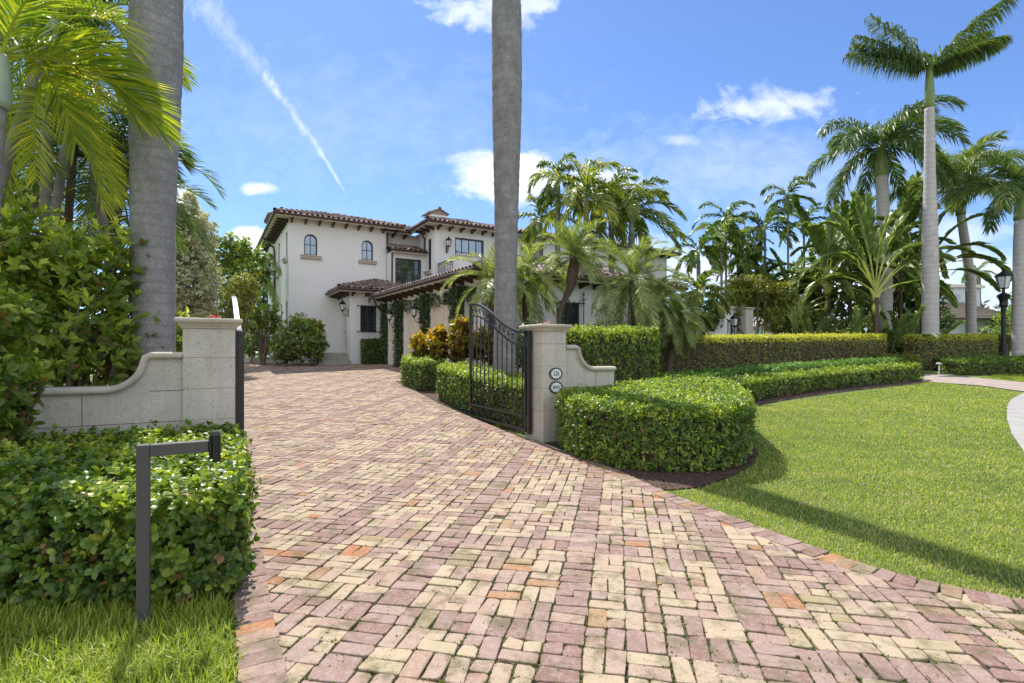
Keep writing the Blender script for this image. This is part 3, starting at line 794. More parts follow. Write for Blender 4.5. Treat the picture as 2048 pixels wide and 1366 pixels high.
def wing(name, label, origin, sgn, L, hi, lo, hl, zb, th=.26, side=True, jz=()):
    """wing wall: full height beside the pier, sweeping down to a low run; sgn=+1 runs along +A"""
    r = empty(name, (origin[0], origin[1], zb), RZ, label=label, cat='wall')
    # outline of top (s along the wall, z)
    rad = hi-lo
    top = [(0, hi), (hl, hi)]+[(hl+.03+rad*1.0*(1-math.cos(a))*1.0, lo+rad*(1-math.sin(a))) for a in np.linspace(.06, PI/2, 12)]+[(L, lo)]
    m = MB()
    m.slab(([(0, 0), (sgn*L, 0)]+[(sgn*a_, b_-.01) for a_, b_ in top[::-1]])[::sgn], 1, .05, .05+th)
    # incised joints
    for z in jz:
        e = L if z < lo else hl+.03+rad*(1-math.sqrt(max(0, 1-((lo+rad-z)/rad)**2)))*1.0-.03
        m2 = None
    o = m.build('panel', M_stone, r)
    g_ = MB()
    for z in jz:
        e = L-.005 if z < lo-.02 else hl+.0
        g_.box(min(0, sgn*e), max(0, sgn*e), .047, .049, z-.004, z+.004)
    for k, (z0, z1) in enumerate(zip((0,)+tuple(jz), tuple(jz)+(lo,))):
        x = sgn*(.32 if k % 2 else .62)*L*1.0
        if z1 <= lo: g_.box(x-.004, x+.004, .047, .049, z0+.005, z1-.005)
    g_.build('mortar_joint', plain('dark_joint', (.2, .19, .15), .9), r)
    # rounded coping following the top
    c = MB(); P = np.array(top); Q = resample(P, .04)
    prof = [(-.045, 0), (-.06, .02), (-.06, .045), (-.035, .066), (.0, .072)]
    ring = [(.05+a, b) for a, b in prof]+[(.05+th-a, b) for a, b in prof[::-1][1:]]
    tq = nrm(np.gradient(Q, axis=0)); nq = np.stack([-tq[:, 1], tq[:, 0]], 1)
    k = len(ring); V = []
    for i in range(len(Q)):
        for (yy_, b) in ring: V.append((sgn*(Q[i, 0]+nq[i, 0]*(b-.012)), yy_, Q[i, 1]+nq[i, 1]*(b-.012)))
    q = [(i*k+j, i*k+(j+1) % k, (i+1)*k+(j+1) % k, (i+1)*k+j) for i in range(len(Q)-1) for j in range(k)]
    c.add(V, [q, [tuple(range(k))], [tuple(range((len(Q)-1)*k, len(Q)*k))]]); c.build('coping', M_cap, r, smooth=True)
    return r
wing('wing_wall', 'low stone wall sweeping down left from the left gate pier', (-3.643, 5.75), -1, 1.42, 1.455, 1.09, .30, 0, jz=(.40, .75, 1.09-.0))
wing('wing_wall', 'low stone wall sweeping down right from the plaque pier', (.483+.872*.44, 8.1+.489*.44), 1, 1.03, 1.50, 1.14, .22, .07, th=.24, jz=(.52, .87))

# ---- oval plaques
def textmesh(name, s, size, mat, parent, loc, rot, ext=.0012, sx=1, font=None):
    cu = bpy.data.curves.new(name, 'FONT'); cu.body = s; cu.size = size; cu.extrude = ext; cu.align_x = 'CENTER'; cu.align_y = 'CENTER'; cu.offset = .0009
    tmp = bpy.data.objects.new(name+'_t', cu); COL.objects.link(tmp)
    dg = bpy.context.evaluated_depsgraph_get(); me = bpy.data.meshes.new_from_object(tmp.evaluated_get(dg))
    bpy.data.objects.remove(tmp); o = bpy.data.objects.new(name, me); COL.objects.link(o)
    me.materials.clear(); me.materials.append(mat); o.parent = parent; o.location = loc; o.rotation_euler = rot; o.scale = (sx, 1, 1)
    return o
M_enamel = plain('white_enamel', (.72, .74, .76), .25, var=.03)
M_wreath = tinted('painted_wreath', [(0, (.02, .05, .035)), (.5, (.05, .10, .04)), (.8, (.10, .06, .05)), (1, (.03, .035, .06))], .3)
M_ink = plain('dark_ink', (.015, .02, .04), .4)
PR = np.array(Matrix.Translation((.483, 8.1, .07))@Matrix.Rotation(RZ, 4, 'Z'))
def plaque(label, z, text, size, sx):
    wp = Matrix(PR)@Vector((.235, -.004, z))
    r = empty('oval_plaque', tuple(wp), RZ, label=label, cat='plaque')
    rx, rz_ = .125, .098; N = 48
    def oval(a, sc): return [(math.cos(x)*rx*sc, math.sin(x)*rz_*sc) for x in a]
    al = np.linspace(0, 2*PI, N, endpoint=False)
    m = MB(); m.slab(oval(al, 1.0)[::-1], 1, -.012, .004, .5); m.build('backing', plain('plaque_edge', (.03, .05, .04), .35), r)
    m = MB()
    for i in range(60):
        a = i/60*2*PI; cx_, cz = math.cos(a)*rx*.88, math.sin(a)*rz_*.88
        m.add([(cx_+.014*math.cos(b), -.0135-.0003*(i % 3), cz+.011*math.sin(b)) for b in np.linspace(0, 2*PI, 6, endpoint=False)], [[tuple(range(6))]], rng.random())
    m.build('painted_border', M_wreath, r)
    st = []
    for i in range(24):
        a = i/24*2*PI; k = .84 if i % 2 == 0 else .70
        st.append((math.cos(a)*rx*k, math.sin(a)*rz_*k))
    m = MB(); m.slab(st[::-1], 1, -.0165, -.0105); m.build('star_field', M_enamel, r)
    textmesh('lettering', text, size, M_ink, r, (0, -.0172, 0), (PI/2, 0, 0), sx=sx)
plaque('oval enamel plaque reading 236, upper of the two on the right pier', 1.10, '236', .105, .72)
plaque('oval enamel plaque reading SERVICE, lower of the two on the right pier', .885, 'SERVICE', .06, .62)

# ---- gates
def curl(m, c, r, turns=1.4, sgn=1, a0=0, rad=.005, ax='x'):
    a = np.linspace(0, turns*2*PI, int(14*turns)+2); rr = r*(1-.8*a/a[-1])
    m.tube([(c[0]+sgn*q*math.cos(x+a0), c[1], c[2]+q*math.sin(x+a0)) for q, x in zip(rr, a)], rad, 4)
def gate(name, label, hinge, z0, ang, L, zh, zf):
    """leaf in its own frame: x from hinge to free end"""
    r = empty(name, (hinge[0], hinge[1], z0), ang, label=label, cat='gate', group='iron gate leaves')
    def top(x):
        s = x/L; return zh+(zf-zh)*(.5-.5*math.cos(PI*min(1, max(0, (s-.02)/.93))))
    m = MB(); w = .045
    m.box(0, w, -w/2, w/2, 0, zh+.01); m.box(L-w, L, -w/2, w/2, 0, zf)
    m.box(w, L-w, -w/2, w/2, 0, .045); m.box(w, L-w, -.017, .017, .235, .265)
    xs_ = np.linspace(0, L, 26); rail = [(x, 0, top(x)) for x in xs_]
    for a, b in zip(xs_[:-1], xs_[1:]):
        m.slab([(a, top(a)-.018), (b, top(b)-.018), (b, top(b)+.022), (a, top(a)+.022)], 1, -.03, .03)
        m.slab([(a, top(a)-.235+.0), (b, top(b)-.235), (b, top(b)-.21), (a, top(a)-.21)], 1, -.016, .016)
    m.build('frame', M_iron if False else M_gate, r)
    n = 12
    for i in range(n):
        x = w+(L-2*w)*(i+.5)/n; m = MB(); b = .008
        m.box(x-b, x+b, -b, b, .262, top(x)-.225)
        for zc in (.42, top(x)-.36): m.lathe([(.009, -.03), (.018, -.012), (.012, 0), (.018, .012), (.009, .03)], 8, (x, 0, zc))
        m.build('picket', M_gate, r)
    m = MB(); nb = 15
    for i in range(nb):
        x = w+(L-2*w)*(i+.5)/nb; s_ = 1 if i % 2 else -1
        curl(m, (x, 0, .14), .072, 1.5, s_, rng.uniform(0, .3)); m.tube([(x+s_*.07, 0, .14), (x+s_*.05, 0, .22), (x, 0, .236)], .005, 4)
        m.tube([(x-s_*.01, 0, .14), (x-s_*.06, 0, .09), (x-s_*.075, 0, .045)], .005, 4)
    m.build('scroll_panel', M_gate, r); m = MB()
    nb = 13
    for i in range(nb):
        x = w+(L-2*w)*(i+.5)/nb; zc = top(x)-.115; s_ = 1 if i % 2 else -1
        curl(m, (x, 0, zc), .066, 1.4, s_, rng.uniform(0, 3), .006)
        m.tube([(x-.07, 0, top(x-.07)-.2), (x, 0, zc-.02), (x+.07, 0, top(min(L, x+.07))-.03)], .006, 4)
        for k in range(3): m.lathe([(.002, -.014), (.014, -.004), (.012, .008), (.002, .014)], 6, (x+rng.uniform(-.05, .05), 0, zc+rng.uniform(-.05, .05)))
    m.build('scrollwork', M_gate, r)
    for zc in (.18, zh-.17):
        m = MB(); m.lathe([(.03, -.09), (.032, -.085), (.032, -.005), (.026, 0), (.032, .005), (.032, .085), (.028, .09)], 10, (-.045, 0, zc)); m.box(-.03, 0, -.02, .02, zc-.05, zc+.05); m.build('hinge', M_iron, r)
    m = MB(); m.box(-.125, -.07, -.03, .03, -.02, zh+.015); m.build('hinge_post', M_gate, r)
M_gate = plain('gate_paint', (.032, .029, .028), .4, .3, var=.3, scale=25, bump=.12)
gate('gate_leaf', 'open arched iron gate leaf beside the right pier with scrollwork and pickets', (.235, 8.42), .215, math.atan2(2.15, -1.11), 2.35, 1.62, 2.24)
gate('gate_leaf', 'open iron gate leaf seen edge on beside the left pier', (-3.235, 6.2), .12, math.atan2(.8721, -.5093), 2.35, 1.62, 2.24)

# ---- keypad arm
r = empty('keypad_post', (-2.02, 2.85, 0), R(29), label='bent dark metal post with a small keypad reader on its arm in the grass', cat='post')
m = MB(); a = .030; m.bbox(-a, a, -a, a, -.1, 1.01, .003); m.build('post', M_bronze, r)
m = MB(); m.bbox(a+.001, .31, -.029, .029, .945, 1.008, .003); m.build('arm', M_bronze, r)
m = MB(); m.bbox(.311, .328, -.045, .045, .905, 1.045, .006); m.build('mounting_plate', M_iron, r)
m = MB(); pr_ = [(-.042, .885), (.042, .885), (.05, .9), (.05, 1.04), (.036, 1.06), (-.036, 1.06), (-.05, 1.04), (-.05, .9)]
m.slab(pr_, 0, .329, .358); m.slab([(y*.86, .9725+(z-.9725)*.92) for y, z in pr_], 0, .358, .370); m.build('reader', M_plastic, r)

# ================================================================== hedges
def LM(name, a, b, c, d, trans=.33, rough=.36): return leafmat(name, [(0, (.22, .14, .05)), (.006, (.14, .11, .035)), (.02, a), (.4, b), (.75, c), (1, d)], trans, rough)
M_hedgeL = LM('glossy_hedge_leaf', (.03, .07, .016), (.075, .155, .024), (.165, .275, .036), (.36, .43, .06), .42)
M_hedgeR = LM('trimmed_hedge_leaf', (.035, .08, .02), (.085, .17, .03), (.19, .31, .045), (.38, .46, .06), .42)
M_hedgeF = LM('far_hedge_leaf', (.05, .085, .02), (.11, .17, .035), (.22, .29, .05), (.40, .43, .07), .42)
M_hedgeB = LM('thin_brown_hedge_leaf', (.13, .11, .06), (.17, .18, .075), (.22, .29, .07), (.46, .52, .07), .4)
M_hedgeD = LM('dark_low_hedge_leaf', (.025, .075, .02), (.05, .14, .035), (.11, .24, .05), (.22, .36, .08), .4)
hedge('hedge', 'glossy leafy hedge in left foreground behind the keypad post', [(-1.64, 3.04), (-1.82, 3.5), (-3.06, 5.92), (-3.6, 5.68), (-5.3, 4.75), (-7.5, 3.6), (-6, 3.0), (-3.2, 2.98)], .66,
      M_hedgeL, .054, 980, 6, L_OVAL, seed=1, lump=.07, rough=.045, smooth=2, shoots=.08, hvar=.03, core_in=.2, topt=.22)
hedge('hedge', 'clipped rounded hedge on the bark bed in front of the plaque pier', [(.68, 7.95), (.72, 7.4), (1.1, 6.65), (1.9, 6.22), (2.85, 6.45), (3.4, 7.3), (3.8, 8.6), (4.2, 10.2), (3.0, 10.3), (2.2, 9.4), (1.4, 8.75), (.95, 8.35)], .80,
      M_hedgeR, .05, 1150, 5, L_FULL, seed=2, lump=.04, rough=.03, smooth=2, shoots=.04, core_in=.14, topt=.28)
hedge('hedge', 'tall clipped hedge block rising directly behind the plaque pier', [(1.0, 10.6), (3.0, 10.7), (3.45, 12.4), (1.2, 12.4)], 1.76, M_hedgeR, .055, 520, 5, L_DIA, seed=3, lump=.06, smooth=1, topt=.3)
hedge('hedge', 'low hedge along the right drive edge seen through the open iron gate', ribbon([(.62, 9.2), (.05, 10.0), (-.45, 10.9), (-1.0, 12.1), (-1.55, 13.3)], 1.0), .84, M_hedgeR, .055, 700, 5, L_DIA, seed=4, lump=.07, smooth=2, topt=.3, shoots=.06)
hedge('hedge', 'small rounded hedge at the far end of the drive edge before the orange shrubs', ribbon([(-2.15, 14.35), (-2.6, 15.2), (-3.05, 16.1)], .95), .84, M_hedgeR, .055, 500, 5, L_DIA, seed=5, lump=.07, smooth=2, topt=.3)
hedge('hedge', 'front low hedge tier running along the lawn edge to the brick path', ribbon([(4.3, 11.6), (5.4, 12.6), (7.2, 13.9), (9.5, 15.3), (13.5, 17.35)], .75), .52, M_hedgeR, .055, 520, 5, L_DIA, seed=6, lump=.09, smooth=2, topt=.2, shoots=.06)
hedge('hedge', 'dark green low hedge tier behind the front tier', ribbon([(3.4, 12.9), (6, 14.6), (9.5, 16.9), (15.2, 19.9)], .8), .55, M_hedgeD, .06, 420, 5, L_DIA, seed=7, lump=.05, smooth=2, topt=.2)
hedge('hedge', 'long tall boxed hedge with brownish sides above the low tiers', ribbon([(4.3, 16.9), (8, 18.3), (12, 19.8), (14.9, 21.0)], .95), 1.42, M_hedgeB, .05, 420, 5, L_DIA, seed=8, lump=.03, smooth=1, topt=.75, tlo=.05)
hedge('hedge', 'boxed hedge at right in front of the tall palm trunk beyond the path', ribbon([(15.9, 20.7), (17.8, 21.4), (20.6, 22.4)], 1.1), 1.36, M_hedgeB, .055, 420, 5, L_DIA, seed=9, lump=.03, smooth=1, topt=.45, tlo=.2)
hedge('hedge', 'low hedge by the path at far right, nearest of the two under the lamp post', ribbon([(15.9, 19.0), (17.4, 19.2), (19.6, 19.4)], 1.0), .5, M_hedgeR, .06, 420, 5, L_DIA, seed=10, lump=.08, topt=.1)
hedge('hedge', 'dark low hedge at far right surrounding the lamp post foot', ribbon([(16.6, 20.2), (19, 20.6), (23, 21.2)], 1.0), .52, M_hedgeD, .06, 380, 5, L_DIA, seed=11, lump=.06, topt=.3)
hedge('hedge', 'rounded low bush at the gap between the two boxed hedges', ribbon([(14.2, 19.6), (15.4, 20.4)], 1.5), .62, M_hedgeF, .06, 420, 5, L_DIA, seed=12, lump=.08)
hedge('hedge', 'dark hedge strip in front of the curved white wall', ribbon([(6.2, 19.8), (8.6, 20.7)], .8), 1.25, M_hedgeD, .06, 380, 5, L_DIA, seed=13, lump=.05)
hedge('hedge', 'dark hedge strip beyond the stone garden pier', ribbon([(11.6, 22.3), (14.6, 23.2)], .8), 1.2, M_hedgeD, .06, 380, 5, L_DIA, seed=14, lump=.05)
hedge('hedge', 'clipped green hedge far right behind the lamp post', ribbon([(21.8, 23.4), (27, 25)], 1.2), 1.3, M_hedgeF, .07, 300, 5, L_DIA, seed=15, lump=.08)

# ---- small path light
r = empty('path_light', (xat(1878, 18.6), 18.6, g(18.6)), label='small white path light on a thin stake in the bark bed', cat='light')
m = MB(); m.tube([(0, 0, 0), (0, 0, .4)], .022, 8); m.build('stake', plain('white_metal', (.6, .6, .58), .4), r)
m = MB(); m.lathe([(.022, .39), (.09, .40), (.09, .43), (.03, .47), (.001, .475)], 14); m.build('hood', plain('white_metal_hood', (.55, .55, .53), .4), r)
# ================================================================== main house
HB = g(24)
H0 = (-10.31, 24.0, HB); HR = R(30.5)
house = empty('house', H0, HR, label='two storey white stucco villa with brown barrel tile roofs at the end of the drive', cat='house')
HM = Matrix.Translation(H0)@Matrix.Rotation(HR, 4, 'Z')
GW = Matrix.Translation((-5.52, 23.22, HB))@Matrix.Rotation(R(32.8), 4, 'Z')
GL = HM.inverted()@GW                       # garage wing frame inside the house frame
def hw(a, b, z): return HM@Vector((a, b, z))
def gw(a, b, z): return GW@Vector((a, b, z))
def stucco(name, rgb):
    m, t, p = newmat(name); co = objco(t)
    f = t.ramp(t.noise(.8, 6, .7, co), [(.3, 0.), (.7, 1.)])
    c = t.mix(f, tuple(x*.93 for x in rgb), rgb)
    s = t.ramp(t.noise(2.2, 5, .7, t.map(co, (2.2, 2.2, .22))), [(.52, 0.), (.8, 1.)])
    c = t.mix(t.m('MULTIPLY', s, .22), c, tuple(x*.72 for x in rgb))
    t.put(p.inputs['Base Color'], c); p.inputs['Roughness'].default_value = .9
    t.put(p.inputs['Normal'], t.bump(t.noise(38, 5, .7, co), .35, .012)); return m
M_wall = stucco('white_stucco', (.86, .84, .81))
M_trim = plain('cream_trim', (.66, .61, .52), .7, var=.06, scale=4)
M_soff = plain('cream_soffit', (.64, .58, .48), .8, var=.06, scale=4)
M_wood = plain('dark_stained_wood', (.055, .035, .026), .6, var=.3, scale=12)
M_gut = plain('copper_brown_gutter', (.085, .048, .04), .42, .3, var=.3, scale=4)
M_tile = tinted('barrel_tile', [(0, (.17, .115, .095)), (.3, (.28, .19, .15)), (.6, (.38, .28, .225)), (.85, (.50, .41, .35)), (1, (.25, .23, .21))], .8, .4, 30, mott=.28, mscale=9)
M_fr = plain('dark_window_frame', (.02, .022, .03), .35)
M_sill = plain('coral_sill', (.55, .49, .40), .85, var=.15, scale=8)
M_door = plain('cream_door_wood', (.74, .63, .48), .6, var=.08, scale=6)
m, t, p = newmat('window_glass'); p.inputs['Base Color'].default_value = (.23, .28, .33, 1); p.inputs['Metallic'].default_value = .85; p.inputs['Roughness'].default_value = .04; M_glass = m

def arcpts(x0, x1, zs, rise, n=10):
    cx, hw_ = (x0+x1)/2, (x1-x0)/2
    return [(cx-hw_*math.cos(a), zs+rise*math.sin(a)) for a in np.linspace(0, PI, n+1)]
def facade(m, x0, x1, z0, z1, holes, dep=.14):
    """front plane y=0, outward -y; holes (xa, xb, za, zb, rise)"""
    xs_ = sorted({x0, x1, *[h[0] for h in holes], *[h[1] for h in holes]}); zs_ = sorted({z0, z1, *[h[2] for h in holes], *[h[3]+h[4] for h in holes]})
    for a, b in zip(xs_[:-1], xs_[1:]):
        for c, d in zip(zs_[:-1], zs_[1:]):
            mx, mz = (a+b)/2, (c+d)/2
            if any(h[0] < mx < h[1] and h[2] < mz < h[3]+h[4] for h in holes): continue
            m.add([(a, 0, c), (b, 0, c), (b, 0, d), (a, 0, d)], [[(0, 1, 2, 3)]])
    for xa, xb, za, zb, rise in holes:
        out = [(xa, za), (xa, zb)]
        if rise > 0:
            ap = arcpts(xa, xb, zb, rise); top = zb+rise; n = len(ap)
            for i in range(n-1):
                m.add([(ap[i][0], 0, ap[i][1]), (ap[i+1][0], 0, ap[i+1][1]), (ap[i+1][0], 0, top), (ap[i][0], 0, top)], [[(0, 1, 2, 3)]])
            out = [(xa, za)]+ap+[(xb, za)]
        else: out = [(xa, za), (xa, zb), (xb, zb), (xb, za)]
        n = len(out)
        for i in range(n):
            (a, b), (c, d) = out[i], out[(i+1) % n]
            m.add([(a, 0, b), (c, 0, d), (c, dep, d), (a, dep, b)], [[(0, 1, 2, 3)]])
def window(M4, x0, x1, z0, z1, rise=0, cols=2, rows=2, dep=.11, sill=True, parent=None, fw=.05, arch_trim=False, name='window'):
    out = [(x0, z0)]+(arcpts(x0, x1, z1, rise) if rise else [(x0, z1), (x1, z1)])+[(x1, z0)]
    cx, cz = (x0+x1)/2, (z0+z1+rise)/2
    inn = [(cx+(x-cx)*(1-2*fw/(x1-x0)), cz+(z-cz)*(1-2*fw/(z1+rise-z0))) for x, z in out]
    m = MB(M4); n = len(out)
    for i in range(n):
        j = (i+1) % n
        a, b, c, d = out[i], out[j], inn[j], inn[i]
        m.add([(a[0], dep-.05, a[1]), (b[0], dep-.05, b[1]), (c[0], dep-.05, c[1]), (d[0], dep-.05, d[1]), (d[0], dep+.02, d[1]), (c[0], dep+.02, c[1])], [[(0, 1, 2, 3), (3, 2, 5, 4)]])
    for i in range(1, cols):
        x = x0+(x1-x0)*i/cols; m.box(x-.013, x+.013, dep-.03, dep+.0, z0+fw, z1+rise-fw)
    for i in range(1, rows):
        z = z0+(z1+rise-z0)*i/rows; m.box(x0+fw, x1-fw, dep-.028, dep+.002, z-.013, z+.013)
    f = m.build(name, M_fr, parent or house)
    m = MB(M4); m.add([(x, dep+.004, z) for x, z in inn], [[tuple(range(n))]]); m.build('pane', M_glass, f)
    if sill:
        m = MB(M4); e = .16
        m.slab([(0, z0-.02), (-.17, z0-.02), (-.17, z0-.07), (-.13, z0-.09), (-.11, z0-.17), (-.06, z0-.21), (0, z0-.21)], 0, x0-e, x1+e)
        m.build('sill', M_sill, f)
    return f
I4 = Matrix.Identity(4)
def front(b): return Matrix.Translation((0, b, 0))
def left(a): return Matrix(((0, 1, 0, a), (-1, 0, 0, 0), (0, 0, 1, 0), (0, 0, 0, 1)))    # x' = -b
def place(o, M4): return MB(M4)

# ---- walls (one stucco shell, facades pierced for the windows)
w = MB()
LW = [(.67, 1.26, 5.11, 5.80, .29), (3.34, 3.91, 5.11, 5.80, .29)]
w.M = front(0); facade(w, 0, 4.67, -.8, 6.735, LW)
LS = [(-1.0, -.4, 4.97, 6.2, 0), (-3.9, -3.3, 4.97, 6.2, 0), (-1.0, -.4, 1.2, 2.95, 0), (-2.9, -2.3, 1.2, 2.95, 0)]
w.M = left(0); facade(w, -9, 0, -.8, 6.735, LS)
w.M = None; w.box(.0, 4.67, 8.9, 9.0, -.8, 6.66); w.box(4.57, 4.67, 0, 9, -.8, 6.66)
# recessed bay and wall above it
w.M = front(-.76); facade(w, 4.61, 6.36, -.8, 5.50, [(4.80, 6.16, 3.75, 5.22, 0)])
w.M = None; w.box(4.61, 4.70, -.755, 0, -.8, 5.50); w.box(4.67, 7.4, .5, .6, 4, 6.70)
# right block
w.M = front(-2.1); facade(w, 6.36, 22.3, -.8, 6.735, [(7.43, 9.05, 4.15, 6.28, 0), (11.2, 12.6, 4.4, 6.1, 0), (14.5, 15.9, 4.4, 6.1, 0)])
w.M = left(6.36); facade(w, -3, 2.1, -.8, 6.735, [(1.13, 1.60, 4.62, 6.2, 0)])
w.M = None; w.box(22.2, 22.3, -2.1, 8, -.8, 6.66)
# porch block
w.M = front(-2.04); facade(w, 2.30, 3.95, -.8, 3.27, [(2.76, 3.50, 1.45, 2.66, 0)])
w.M = left(2.30); facade(w, 0, 2.04, -.8, 3.27, [(.35, 1.45, .52, 2.62, 0)], .22)
# garage wing
doors = [(.05, 1.25), (1.95, 3.95), (4.65, 6.65), (7.35, 8.25)]
w.M = GL@left(0); facade(w, -1.0, 8.6, -.8, 2.95, [(a, b, -.75, 1.95, .42) for a, b in doors], .16)
w.M = GL@front(-8.6); facade(w, 0, 8.1, -.9, 2.95, [(2.8, 3.8, .7, 2.25, 0), (6.4, 7.3, .9, 2.2, 0)])
w.M = GL; w.box(8.0, 8.1, -8.6, 0, -.8, 2.86)
w.build('wall', M_wall, house)
# windows
for x0, x1, z0, z1, r_ in LW:
    f = window(front(0), x0, x1, z0, z1, r_, parent=house)
    m = MB(front(0)); 
    ap = [(x0-.06, z1)]+arcpts(x0-.06, x1+.06, z1, r_+.06)+[(x1+.06, z1)]
    ip = arcpts(x0, x1, z1, r_)
    op = arcpts(x0-.055, x1+.055, z1, r_+.055)
    for i in range(len(ip)-1): m.slab([ip[i], ip[i+1], op[i+1], op[i]], 1, -.018, .01)
    m.build('arch_trim', M_wall, f)
for x0, x1, z0, z1, r_ in LS: window(left(0), x0, x1, z0, z1, 0, 1, 3, parent=house, sill=z0 > 3)
window(front(-.76), 4.80, 6.16, 3.75, 5.22, 0, 4, 3, parent=house, sill=False, fw=.06)
window(front(-2.1), 7.43, 9.05, 4.15, 6.28, 0, 4, 3, parent=house, sill=False, fw=.07)
window(front(-2.1), 11.2, 12.6, 4.4, 6.1, 0, 4, 2, parent=house)
window(front(-2.1), 14.5, 15.9, 4.4, 6.1, 0, 4, 2, parent=house)
window(left(6.36), 1.13, 1.60, 4.62, 6.2, 0, 1, 3, parent=house)
def grille(M4, x0, x1, z0, z1, par, out=.1, vert=5, spear=False):
    m = MB(M4)
    for z in (z0+.02, z1-.02):
        m.box(x0-.16, x1+.16, -out-.012, -out+.012, z-.014, z+.014)
        for x in (x0-.14, x1+.14): m.box(x-.012, x+.012, -out, 0, z-.012, z+.012); m.lathe([(.001, -.04), (.025, -.02), (.025, .02), (.001, .04)], 8, (x, -out, z))
    for i in range(vert):
        x = x0+(x1-x0)*(i+.5)/vert; m.box(x-.009, x+.009, -out-.009, -out+.009, z0-.05, z1+.05)
    if spear:
        x = x1+.12; m.tube([(x, -out, z0-.3), (x, -out, z1+.25)], .016, 6); m.lathe([(.001, .12), (.035, .0), (.012, -.08)], 6, (x, -out, z1+.3))
        m.box(x-.13, x+.13, -out-.01, -out+.01, z1+.1, z1+.125)
    return m.build('grille', M_iron, par)
f = window(front(-2.04), 2.76, 3.50, 1.45, 2.66, 0, 2, 3, parent=house, sill=False, fw=.06); grille(front(-2.04), 2.76, 3.50, 1.45, 2.66, f)
f = window(GL@front(-8.6), 2.8, 3.8, .7, 2.25, 0, 2, 3, parent=house, sill=False, fw=.07); grille(GL@front(-8.6), 2.8, 3.8, .7, 2.25, f, spear=True)
f = window(GL@front(-8.6), 6.4, 7.3, .9, 2.2, 0, 2, 3, parent=house, sill=False, fw=.07)
# entrance door and garage doors
m = MB(left(2.30)); m.box(.36, 1.44, .16, .215, .525, 2.61); 
for i in range(5): m.box(.42+i*.2, .58+i*.2, .145, .158, .62, 2.5)
dd = m.build('door', M_trim, house); m = MB(left(2.30)); m.lathe([(.001, -.03), (.03, 0), (.001, .03)], 8, (.48, .12, 1.5)); m.build('handle', M_iron, dd)
for a, b in doors:
    m = MB(GL@left(0)); ap = [(a+.01, -.74), *arcpts(a+.01, b-.01, 1.94, .41), (b-.01, -.74)]
    m.slab(ap[::-1], 1, .12, .158)
    n = int((b-a)/.17)
    for i in range(n):
        x = a+(b-a)*i/n; c = (x+.5*(b-a)/n-(a+b)/2)/((b-a)/2); zt = 1.94+.41*math.sqrt(max(0, 1-c*c))
        m.box(x+.006, x+(b-a)/n-.006, .105, .119, -.72, zt-.08)
    g_ = m.build('garage_door', M_door, house)
    m = MB(GL@left(0)); c_ = (a+b)/2
    for s_ in (-1, 1):
        z = np.linspace(-.3, 2.0, 14); m.tube([(c_+s_*(.10+.09*(b-a)*math.sin((q+.3)/2.3*PI*2)**2), .103, q) for q in z], .008, 4)
    m.build('strap', M_sill, g_)

# ---- roofs
def tile_slope(m, P0, U, UP, W, lo, hi, pitch=.235, seg=.40, r=.098):
    P0, U, UP = map(lambda q: np.array(q, float), (P0, U, UP)); U = nrm(U); UP = nrm(UP); N = nrm(np.cross(U, UP)); N = N*np.sign(N[2])
    n = int(W/pitch); a = np.linspace(-.05, PI+.05, 7)
    for i in range(n):
        u = (i+.5)*W/n; l0, l1 = lo(u), hi(u); l = l0; jt = rng.normal(0, .01)
        while l < l1-.05:
            e = min(seg, l1-l+.05); base = P0+U*(u+jt)
            r0, r1 = r*rng.uniform(.97, 1.05), r*.8
            A = base+UP*l+N*.03; B = base+UP*(l+e+.03)+N*.004
            V = [A+U*math.cos(x)*r0+N*math.sin(x)*r0 for x in a]+[B+U*math.cos(x)*r1+N*math.sin(x)*r1 for x in a]
            V += [A+U*math.cos(x)*r0*.78+N*math.sin(x)*r0*.78 for x in a]
            q = [(k, k+1, 8+k, 7+k) for k in range(6)]+[(14+k, 15+k, k+1, k) for k in range(6)]
            m.add(V, [q], np.clip(rng.normal(.5, .25), 0, 1)); l += e if e == seg else e+1
def caps(m, p, q, r=.11, seg=.38):
    p = np.array(p, float); q = np.array(q, float); L = np.linalg.norm(q-p); t_ = (q-p)/L; s_ = nrm(np.cross(t_, (0, 0, 1))); N = np.cross(s_, t_)
    a = np.linspace(-.2, PI+.2, 7)
    for i in range(int(L/seg)):
        A = p+t_*i*seg+N*.07; B = p+t_*(i+1.06)*seg+N*.05
        V = [A+s_*math.cos(x)*r+N*math.sin(x)*r for x in a]+[B+s_*math.cos(x)*r*.82+N*math.sin(x)*r*.82 for x in a]
        m.add(V, [[(k, k+1, 8+k, 7+k) for k in range(6)]], rng.random())
